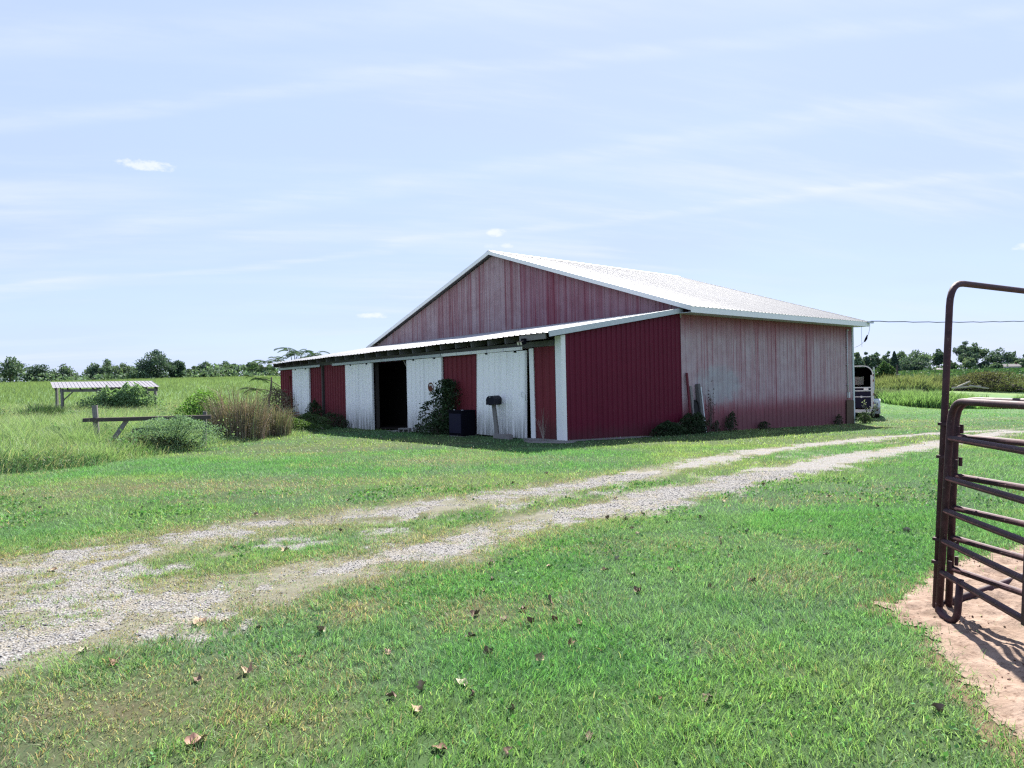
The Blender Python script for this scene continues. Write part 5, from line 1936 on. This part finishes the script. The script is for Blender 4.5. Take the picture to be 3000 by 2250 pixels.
# ------------------------------------------------------------------ tall growth on the left, meadow, right-hand weeds
def tall_zone(name, label, y0, y1, n, h, wd, segs, val, cols, xr=None, tip=None, lean=(.15, .75)):
    y = np.sqrt(rng.uniform(y0 ** 2, y1 ** 2, n))
    if xr is None:
        x = rng.uniform(-.80, 0.0, n) * y - 1.5
    else:
        x = rng.uniform(xr[0], xr[1], n) * y
    v = val(x, y)
    k = (v > 0) & ~barn_mask(x, y)
    x, y, v = x[k], y[k], v[k]
    n = len(x)
    cl = fbm(x * .55, y * .4, 161, 3)
    hh = h(x, y, v) * rng.uniform(.55, 1.15, n) * (.45 + 1.1 * cl)
    P = np.stack([x, y, terrain(x, y) - .02], 1)
    c = cols(x, y, cl) * rng.uniform(.6, 1.4, n)[:, None]
    hd = np.where(rng.random(n) < .6, .35 + rng.normal(0, .8, n), rng.uniform(0, 6.283, n))
    o = blade_mesh(name, P, hh, wd * rng.uniform(.5, 1.4, n), rng.uniform(lean[0], lean[1], n), np.clip(c, .004, .8), M['grass'], segs=segs, heading=hd,
                   tip_cols=None if tip is None else np.clip(np.array(tip)[None] * rng.uniform(.6, 1.3, n)[:, None], 0, .9))
    return tag(o, label, name.replace('_', ' '), kind='stuff')


def tall_cols(x, y, cl):
    a, b, c = np.array((.100, .200, .075)), np.array((.185, .285, .135)), np.array((.30, .30, .20))
    k = ss(.35, .6, cl)[:, None]
    o = a * (1 - k) + b * k
    d = (rng.random(len(x)) < .16)[:, None]
    g2 = (fbm(x * .3, y * .3, 163, 2) > .6)[:, None]
    o = np.where(g2, np.array((.080, .165, .085)), o)
    return np.where(d, c, o)


tall_zone('tall_grass', 'tall unmown seeding grass around the broken pen on the left', 11, 27, 150000, lambda x, y, v: np.interp(v, [0, .4, 1.3, 3], [.14, .32, .78, .92]) * (1 - .62 * np.exp(-((x + 10.35) / .75) ** 2 - ((y - 17.6) / 2.2) ** 2)) * (1 - .6 * ss(17.5, 21, y) * np.exp(-((x + 8.6) / 2.2) ** 2)), .0085, 3,
          tall_val, tall_cols, tip=(.24, .27, .16), lean=(.3, .97))
tall_zone('meadow_grass', 'rough pale meadow grass behind the pen and round the shelter', 26, 62, 95000, lambda x, y, v: np.full(len(x), .60), .022, 2, tall_val, tall_cols, tip=(.25, .29, .17), lean=(.3, .95))
tall_zone('meadow_grass', 'far pale meadow grass rising to the left tree line', 60, 175, 110000, lambda x, y, v: np.full(len(x), .55), .07, 1,
          lambda x, y: tall_val(x, y) + 8, lambda x, y, cl: np.where((fbm(x * .06, y * .12, 91, 3) > .52)[:, None], np.array((.165, .255, .115)), np.array((.135, .215, .10))), tip=(.14, .18, .08), lean=(.1, .6))


def in_band(xa, xb, ya, yb, s, seed):
    return lambda x, y: np.minimum(np.minimum(x - xa, xb - x) / 3, np.minimum(y - ya, yb - y)) + (fbm(x * .4, y * .4, seed, 3) - .4) * s


def patch(name, label, cx, cy, rx, ry, n, h, wd, c1, c2, tip, lean=(.1, .6)):
    a, k = rng.uniform(0, 6.283, n), np.sqrt(rng.random(n))
    x, y = cx + np.cos(a) * rx * k, cy + np.sin(a) * ry * k
    edge = .55 + .45 * (1 - k ** 3)
    hh = h * rng.uniform(.5, 1.15, n) * edge * (.35 + 1.3 * fbm(x * .9, y * .9, 181, 3))
    P = np.stack([x, y, terrain(x, y) - .02], 1)
    t_ = fbm(x * .6, y * .6, 183, 2)[:, None]
    c = (np.array(c1) * (1 - t_) + np.array(c2) * t_) * rng.uniform(.6, 1.4, n)[:, None]
    o = blade_mesh(name, P, hh, wd * rng.uniform(.5, 1.4, n), rng.uniform(lean[0], lean[1], n), np.clip(c, .004, .8), M['grass'], segs=2,
                   tip_cols=np.clip(np.array(tip)[None] * rng.uniform(.6, 1.3, n)[:, None], 0, .9))
    return tag(o, label, 'weeds', kind='stuff')


patch('bright_weeds', 'bright yellow-green weed patch left of the gate post', 25.9, 43.2, 3.2, 3.0, 9000, .95, .06, (.090, .185, .065), (.14, .245, .09), (.18, .27, .13))
patch('bright_weeds', 'bright green weed strip seen between the gate bars', 31.5, 40.0, 5.5, 1.6, 9000, .6, .05, (.090, .185, .062), (.13, .235, .085), (.17, .26, .12))
patch('low_weeds', 'dull low weeds with white specks behind the horse trailer', 24.0, 48.5, 5.0, 2.2, 6000, .75, .07, (.06, .10, .045), (.09, .13, .07), (.15, .18, .13))
patch('goldenrod', 'tall dull weeds topped with yellow goldenrod by the fence post', 33.5, 62.5, 4.6, 3.5, 12000, 1.3, .07, (.085, .13, .066), (.115, .16, .08), (.18, .195, .09))
patch('field_weeds', 'greyish green feathery weeds between goldenrod and brush pile', 39.2, 64.5, 4.4, 3.5, 11000, 1.15, .065, (.060, .088, .048), (.09, .12, .065), (.15, .17, .09))
patch('field_weeds', 'mixed green weeds along the field edge right of the brush pile', 47.5, 62.0, 6.0, 3.0, 9000, 1.0, .08, (.07, .11, .045), (.10, .15, .06), (.14, .18, .08))
bush('leafy_bush', 'leafy green bush beyond the trailer, before the tree line', 46.2, 88.0, 2.6, 1.6, 1.4, 2600, .28, (.04, .085, .032), (.075, .125, .05), stems=8)
# brush pile
bp = bush('brush_pile', 'brown brush pile overgrown with weeds behind the gates', 40.6, 60.8, 1.55, 3.4, 2.2, 5200, .16, (.075, .072, .045), (.11, .125, .06), stems=60, leaf_aspect=.4, stem_mat=M['dark_wood'])
mb = MB()
for i in range(110):
    a = rng.uniform(0, 6.283)
    q = rng.random() ** .6
    c = Vector((math.cos(a) * 3.2 * q, math.sin(a) * 1.9 * q, 1.25 * (1 - q) + .1))
    d = Vector((rng.normal(), rng.normal(), rng.normal(0, .45))).normalized() * rng.uniform(.4, 1.1)
    mb.tube([c - d, c + d * .3, c + d], [.03, .024, .01], 4)
mb.build('branch', M['dark_wood'], bp)
lg = empty('fallen_log', (36.2, 56.5, tz(36.2, 56.5)), 0, 'pale fallen branches lying at the edge of the bright weeds', 'log')
for a, b in (((-1.2, 0, .45), (1.3, .3, .55)), ((-.7, .1, .5), (.4, .2, .95)), ((.2, 0, .6), (1.6, -.2, .35))):
    MB().tube([a, b], [.09, .05], 6).build('branch', M['pale_wood'], lg)
# soybean rows
rows_x, rows_y = [], []
n = 26000
y = rng.uniform(78, 240, n)
x = y * rng.uniform(.42, .86, n)
row = np.round((x * .55 + y * .835) / 1.6) * 1.6
d_ = row - (x * .55 + y * .835)
x, y = x + d_ * .55, y + d_ * .835
P = np.stack([x, y, terrain(x, y) + rng.uniform(.1, .75, n)], 1)
o = crown_mesh('soybean_crop', P, rng.uniform(.35, .7, n) * (.6 + y / 200), jitter_cols((.048, .10, .042), n, .35, (.08, .14, .06), .3), M['far_leaf'], None, aspect=.8, flat=.0)
tag(o, 'low dark green soybean crop covering the field on the right', 'crop', kind='stuff')
# white clover and pale flower specks on the far lawn
n = 900
x, y = scatter(16, 32, n)
k = ~barn_mask(x, y) & (tall_val(x, y) < 0) & (gravel_val(x, y) < -.1) & (x > -7)
P = np.stack([x[k], y[k], terrain(x[k], y[k]) + .07], 1)
o = crown_mesh('clover_flowers', P, rng.uniform(.018, .035, len(P)), jitter_cols((.5, .5, .46), len(P), .2), M['leaf'], None)
tag(o, 'scattered tiny white clover heads in the lawn', 'flowers', kind='stuff')

# ------------------------------------------------------------------ fallen leaves, each one its own
LEAF_M = {}
for nm, c in (('tan', (.32, .23, .155)), ('pink', (.36, .22, .17)), ('brown', (.16, .095, .062)), ('dark', (.16, .11, .08)), ('red', (.15, .055, .04)), ('pale', (.34, .30, .22))):
    m, t = new_mat('leaf_' + nm)
    v = obj_coord(t)
    n_ = t.noise(v, 30, 4, .6)
    cc = t.mix(n_, tuple(q * .65 for q in c), tuple(min(1, q * 1.2) for q in c))
    out_surface(t, pbsdf(t, cc, .75, 0, .2, n_, .2, .004))
    LEAF_M[nm] = m


def leaf_shape(seed, curl):
    r = random.Random(seed)
    out = []
    npt = 15
    for k in range(npt):
        a = 2 * math.pi * k / npt
        lob = .80 + .15 * (1 if k % 3 == 0 else (-.15 if k % 3 == 1 else .25)) * r.uniform(.75, 1.1)
        if k == npt // 2:
            lob = .45
        out.append((math.cos(a) * lob, math.sin(a) * lob * r.uniform(.62, .8)))
    vs = [(0, 0, 0)]
    ax = r.uniform(0, math.pi)
    ca, sa = math.cos(ax), math.sin(ax)
    for f in (.5, 1.0):
        for (x, y) in out:
            x, y = x * f, y * f
            u, w_ = x * ca + y * sa, -x * sa + y * ca
            z = curl * u * u * 1.25 + r.uniform(-.16, .18) * f + .14 * math.sin(w_ * 6 + seed)
            uu = u * (1 - .45 * curl * abs(u))
            vs.append((uu * ca - w_ * sa, uu * sa + w_ * ca, z))
    fs = [(0, 1 + k, 1 + (k + 1) % npt) for k in range(npt)]
    fs += [(1 + k, 1 + npt + k, 1 + npt + (k + 1) % npt, 1 + (k + 1) % npt) for k in range(npt)]
    # short stalk
    n0 = len(vs)
    vs += [(-.4, -.02, .02), (-.4, .02, .02), (-.95, .03, .12), (-.95, -.0, .12)]
    fs.append((n0, n0 + 1, n0 + 2, n0 + 3))
    return vs, fs


LEAF_ME = []
for k in range(8):
    vs, fs = leaf_shape(k, .35 + .12 * k)
    me = bpy.data.meshes.new('fallen_leaf')
    me.from_pydata(vs, [], fs)
    me.polygons.foreach_set('use_smooth', [True] * len(me.polygons))
    me.update()
    LEAF_ME.append(me)


def fallen(x, y, size, tone, up=0.0, label=None, group=None, k=0):
    me = LEAF_ME[k % 8].copy()
    me.materials.append(LEAF_M[tone])
    o = bpy.data.objects.new('fallen_leaf', me)
    COL.objects.link(o)
    s = size / 2 * .84
    o.scale = (s, s, s)
    o.location = (x, y, tz(x, y) + .014 + (s * .30 if up else 0))
    o.rotation_euler = (random.uniform(-.3, .3) + up * 1.15, random.uniform(-.3, .3), random.uniform(0, 6.28))
    return tag(o, label, 'leaf', group)


LEAVES_BIG = [
    (-2.16, 4.83, 0.187, 'tan', 0, 'large crumpled tan leaf at the grass edge of the gravel on the left'),
    (-2.00, 4.84, 0.093, 'pale', 0, 'small pale folded leaf right of the large crumpled tan leaf by the gravel'),
    (-1.71, 4.68, 0.106, 'pale', 0, 'pale straw leaf in green grass right of the gravel edge pair'),
    (-2.36, 4.14, 0.132, 'brown', 0, 'brown wrinkled leaf in the dry grass patch at lower left'),
    (-2.66, 4.35, 0.103, 'pale', 0, 'pale leaf on the gravel border above the brown wrinkled leaf'),
    (-1.51, 3.97, 0.129, 'tan', 0, 'flat broken tan leaf in the dry grass of the lower left'),
    (-1.45, 3.18, 0.150, 'pink', 0, 'biggest pinkish crumpled leaf near the bottom left of the lawn'),
    (-2.24, 6.87, 0.139, 'tan', 0, 'tan leaf lying in the grassy strip between the wheel ruts'),
    (0.24, 5.09, 0.139, 'dark', 1, 'large dark upright curled leaf in the middle of the lawn'),
    (-0.50, 3.70, 0.104, 'tan', 1, 'standing tan leaf in the lower middle lawn, upper of a pair'),
    (-0.50, 3.46, 0.106, 'tan', 0, 'wide folded tan leaf just below the standing tan leaf'),
    (-0.65, 3.61, 0.092, 'dark', 0, 'dark leaf left of the two tan leaves in the lower middle lawn'),
    (0.12, 4.04, 0.112, 'tan', 1, 'upright tan leaf with a dark hollow right of the lawn centre'),
    (0.09, 4.64, 0.117, 'brown', 1, 'pointed brown leaf standing left of a reddish one in the lawn'),
    (0.24, 4.66, 0.106, 'red', 1, 'reddish brown leaf standing beside the pointed brown leaf'),
    (-0.03, 3.41, 0.103, 'dark', 1, 'curled dark leaf with a pale rim in the lower middle lawn'),
    (-0.35, 3.09, 0.102, 'brown', 0, 'ragged brown leaf at the bottom edge centre of the picture'),
    (-0.77, 4.21, 0.086, 'pink', 0, 'pinkish leaf alone in the bluish grass left of centre'),
    (0.68, 3.51, 0.081, 'red', 0, 'dark reddish leaf alone in the lower right lawn'),
    (1.96, 3.32, 0.097, 'dark', 1, 'curled dark leaf in the grass left of the bare soil at lower right'),
    (0.31, 3.16, 0.080, 'dark', 0, 'dark leaf by the bottom edge right of centre'),
    (0.91, 5.30, 0.122, 'dark', 0, 'dark folded leaf on the bright grass right of the large dark leaf'),
    (-0.05, 3.04, 0.084, 'dark', 0, 'dark leaf touching the bottom picture edge near the middle'),
    (-0.25, 5.41, 0.096, 'pink', 0, 'small pinkish leaf above the dry brown lawn patch'),
]
LEAVES_SMALL = [
    (-1.26, 4.16, 0.100, 'brown', 0),
    (-1.75, 3.87, 0.105, 'dark', 0),
    (-1.26, 4.58, 0.115, 'tan', 1),
    (-2.79, 7.03, 0.091, 'tan', 0),
    (-6.48, 9.67, 0.100, 'dark', 1),
    (-4.14, 6.34, 0.130, 'tan', 0),
    (-0.25, 10.99, 0.123, 'dark', 0),
    (-0.01, 11.06, 0.116, 'dark', 1),
    (-2.30, 9.81, 0.115, 'dark', 0),
    (1.35, 9.47, 0.111, 'tan', 0),
    (1.07, 8.09, 0.117, 'brown', 1),
    (1.25, 8.03, 0.120, 'dark', 0),
    (1.23, 7.48, 0.102, 'tan', 1),
    (1.26, 7.29, 0.125, 'dark', 0),
    (-0.22, 6.23, 0.119, 'dark', 0),
    (0.29, 6.07, 0.119, 'tan', 0),
    (0.74, 5.91, 0.106, 'tan', 0),
    (0.94, 5.76, 0.108, 'pale', 0),
    (0.87, 6.21, 0.125, 'pale', 1),
    (-0.19, 5.66, 0.095, 'dark', 1),
    (-0.29, 4.86, 0.129, 'dark', 0),
    (-0.09, 4.76, 0.115, 'dark', 0),
    (0.04, 4.95, 0.110, 'dark', 0),
    (0.41, 4.65, 0.104, 'brown', 0),
    (-0.29, 4.43, 0.113, 'dark', 0),
    (-1.27, 4.60, 0.117, 'pale', 0),
    (-0.17, 4.15, 0.124, 'dark', 0),
    (-0.23, 3.59, 0.117, 'dark', 1),
    (0.33, 4.28, 0.124, 'brown', 0),
    (-0.30, 3.76, 0.126, 'pale', 0),
    (1.50, 8.32, 0.119, 'pale', 1),
    (2.68, 9.08, 0.123, 'tan', 0),
    (3.00, 8.30, 0.101, 'dark', 1),
    (4.11, 9.26, 0.124, 'tan', 0),
    (4.33, 8.91, 0.094, 'dark', 0),
    (4.32, 8.45, 0.106, 'dark', 1),
    (4.51, 7.82, 0.102, 'dark', 0),
    (3.93, 7.12, 0.125, 'pale', 1),
    (2.09, 7.98, 0.115, 'dark', 1),
    (2.39, 7.74, 0.119, 'dark', 0),
    (3.67, 7.95, 0.125, 'dark', 0),
    (3.21, 7.70, 0.110, 'dark', 0),
    (3.26, 7.32, 0.102, 'dark', 1),
    (2.37, 7.23, 0.114, 'pale', 1),
    (2.03, 7.02, 0.098, 'dark', 0),
    (1.96, 6.77, 0.114, 'tan', 1),
    (1.95, 7.22, 0.092, 'dark', 0),
    (2.74, 6.26, 0.103, 'dark', 0),
    (2.08, 6.56, 0.126, 'pale', 0),
    (1.90, 6.29, 0.108, 'dark', 0),
    (1.28, 5.87, 0.116, 'tan', 0),
    (1.83, 5.50, 0.112, 'dark', 0),
    (1.47, 5.35, 0.128, 'brown', 0),
    (2.53, 5.56, 0.107, 'dark', 0),
    (1.84, 4.56, 0.100, 'dark', 0),
    (0.93, 3.50, 0.129, 'dark', 0),
    (3.63, 10.32, 0.112, 'dark', 1),
    (1.69, 7.81, 0.107, 'dark', 0),
    (-0.03, 12.85, 0.091, 'dark', 0),
    (0.55, 12.09, 0.115, 'tan', 1),
    (4.72, 7.05, 0.115, 'dark', 0),
    (2.76, 7.26, 0.117, 'dark', 0),
    (3.08, 6.35, 0.118, 'dark', 0),
    (-1.90, 7.74, 0.091, 'dark', 1),
    (-3.24, 8.88, 0.117, 'tan', 0),
    (-5.02, 9.59, 0.100, 'dark', 0),
]
for i, (x, y, s, c, up, lab) in enumerate(LEAVES_BIG):
    fallen(x, y, s, c, up, lab, 'fallen leaves on the lawn', i)
SMALL_LAB = {'tan': 'small dry tan leaf', 'pale': 'small bleached pale leaf', 'brown': 'small curled brown leaf', 'dark': 'small dark leaf'}


def lawn_place(x, y):
    a = x / y
    if seg_dist(np.array([x]), np.array([y]), RUT_R)[0] < .8 or seg_dist(np.array([x]), np.array([y]), RUT_L)[0] < .8:
        return 'beside or in the gravel ruts'
    if seg_dist(np.array([x]), np.array([y]), RUT_L)[0] < 12 and y > np.interp(x, RUT_L[:, 0], RUT_L[:, 1]):
        return 'on the lawn between the drive and the barn'
    if y < 4.2:
        return 'in the grass nearest the bottom edge'
    if a < .05:
        return 'in the grass left of centre below the ruts'
    if a < .22:
        return 'in the grass of the mid lawn right of centre'
    if a < .42:
        return 'in the bright lawn between centre and gate'
    return 'in the lawn close to the open gates'


for i, (x, y, s, c, up) in enumerate(LEAVES_SMALL):
    lab = SMALL_LAB[c] + ' ' + lawn_place(x, y)
    fallen(x, y, s * .92, c, up, lab, 'leaves: ' + lab, i + 3)

# broad-leaved lawn weeds and clover low between the blades
n = 60000
x, y = scatter(2.4, 11, n)
k = (fbm(x * 1.1, y * 1.1, 201, 4) > .54) & (dry_val(x, y) < .25) & (rng.random(n) < .6) & (gravel_val(x, y) < -.15) & (dirt_val(x, y) < -.05) & (tall_val(x, y) < 0)
x, y = x[k], y[k]
P = np.stack([x, y, terrain(x, y) + rng.uniform(.008, .045, len(x))], 1)
o = crown_mesh('clover_leaves', P, rng.uniform(.014, .032, len(x)) * (.7 + y / 12), jitter_cols((.075, .19, .062), len(x), .45, (.13, .22, .09), .3), M['leaf'], None, aspect=.8)
tag(o, 'low clover and broad-leaved weeds growing through the mown lawn', 'clover', kind='stuff')
# mixed broad weeds through the unmown left side
xs_, ys_, zs_, cs_ = [], [], [], []
for i in range(420):
    cy = rng.uniform(13, 44)
    cx = -rng.uniform(.12, .80) * cy - 1.5
    if tall_val(np.array([cx]), np.array([cy]))[0] < .35 or (abs(cx + 10.4) < .7 and 16 < cy < 19):
        continue
    m_ = int(rng.integers(40, 130))
    hgt_ = rng.uniform(.35, .95) * (.6 if cy < 16 else 1)
    rad_ = rng.uniform(.2, .6)
    a_ = rng.uniform(0, 6.283, m_)
    q_ = np.sqrt(rng.random(m_)) * rad_
    xs_.append(cx + np.cos(a_) * q_)
    ys_.append(cy + np.sin(a_) * q_)
    zs_.append(hgt_ * rng.random(m_) ** .6 * (1 - .5 * (q_ / rad_) ** 2))
    cs_.append(jitter_cols([(.11, .20, .095), (.15, .22, .12), (.085, .16, .07), (.20, .21, .13)][i % 4], m_, .4))
x, y, z, c = map(np.concatenate, (xs_, ys_, zs_, cs_))
P = np.stack([x, y, terrain(x, y) + z], 1)
o = crown_mesh('mixed_weeds', P, rng.uniform(.04, .09, len(x)) * (.6 + y / 40), c, M['leaf'], None, aspect=.45)
tag(o, 'mixed broad-leaved weeds among the unmown grass on the left', 'weeds', kind='stuff')
for (mx, my, mr, mh) in ((-10.9, 15.3, 1.1, .80), (-12.6, 17.4, 1.4, .95), (-10.9, 17.4, .8, .8), (-13.9, 19.6, 1.5, 1.0), (-9.7, 15.9, .7, .62), (-12.2, 21.5, 1.5, .95), (-15.5, 22.5, 1.6, 1.0), (-11.6, 14.2, .9, .55), (-10.0, 21.6, 1.2, .7), (-9.2, 20.2, .9, .55)):
    patch('grass_mound', 'flowing pale mounds of unmown grass at the left', mx, my, mr, mr * .8, int(5200 * mr), mh, .010, (.12, .23, .09), (.20, .31, .15), (.27, .33, .19), lean=(.3, .98))
bush('airy_weeds', 'feathery pale green weeds hiding the right half of the pen rail', -8.95, 18.6, .92, 1.45, .6, 10000, .05, (.13, .22, .135), (.19, .29, .18), stems=24, cat='weeds', leaf_aspect=.3, stem_mat=M['green_stem'])
bush('airy_weeds', 'pale green feathery weeds at the left end of the pen rail', -11.9, 18.7, .72, .8, .5, 2600, .05, (.11, .20, .10), (.17, .26, .14), stems=16, cat='weeds', leaf_aspect=.3, stem_mat=M['green_stem'])
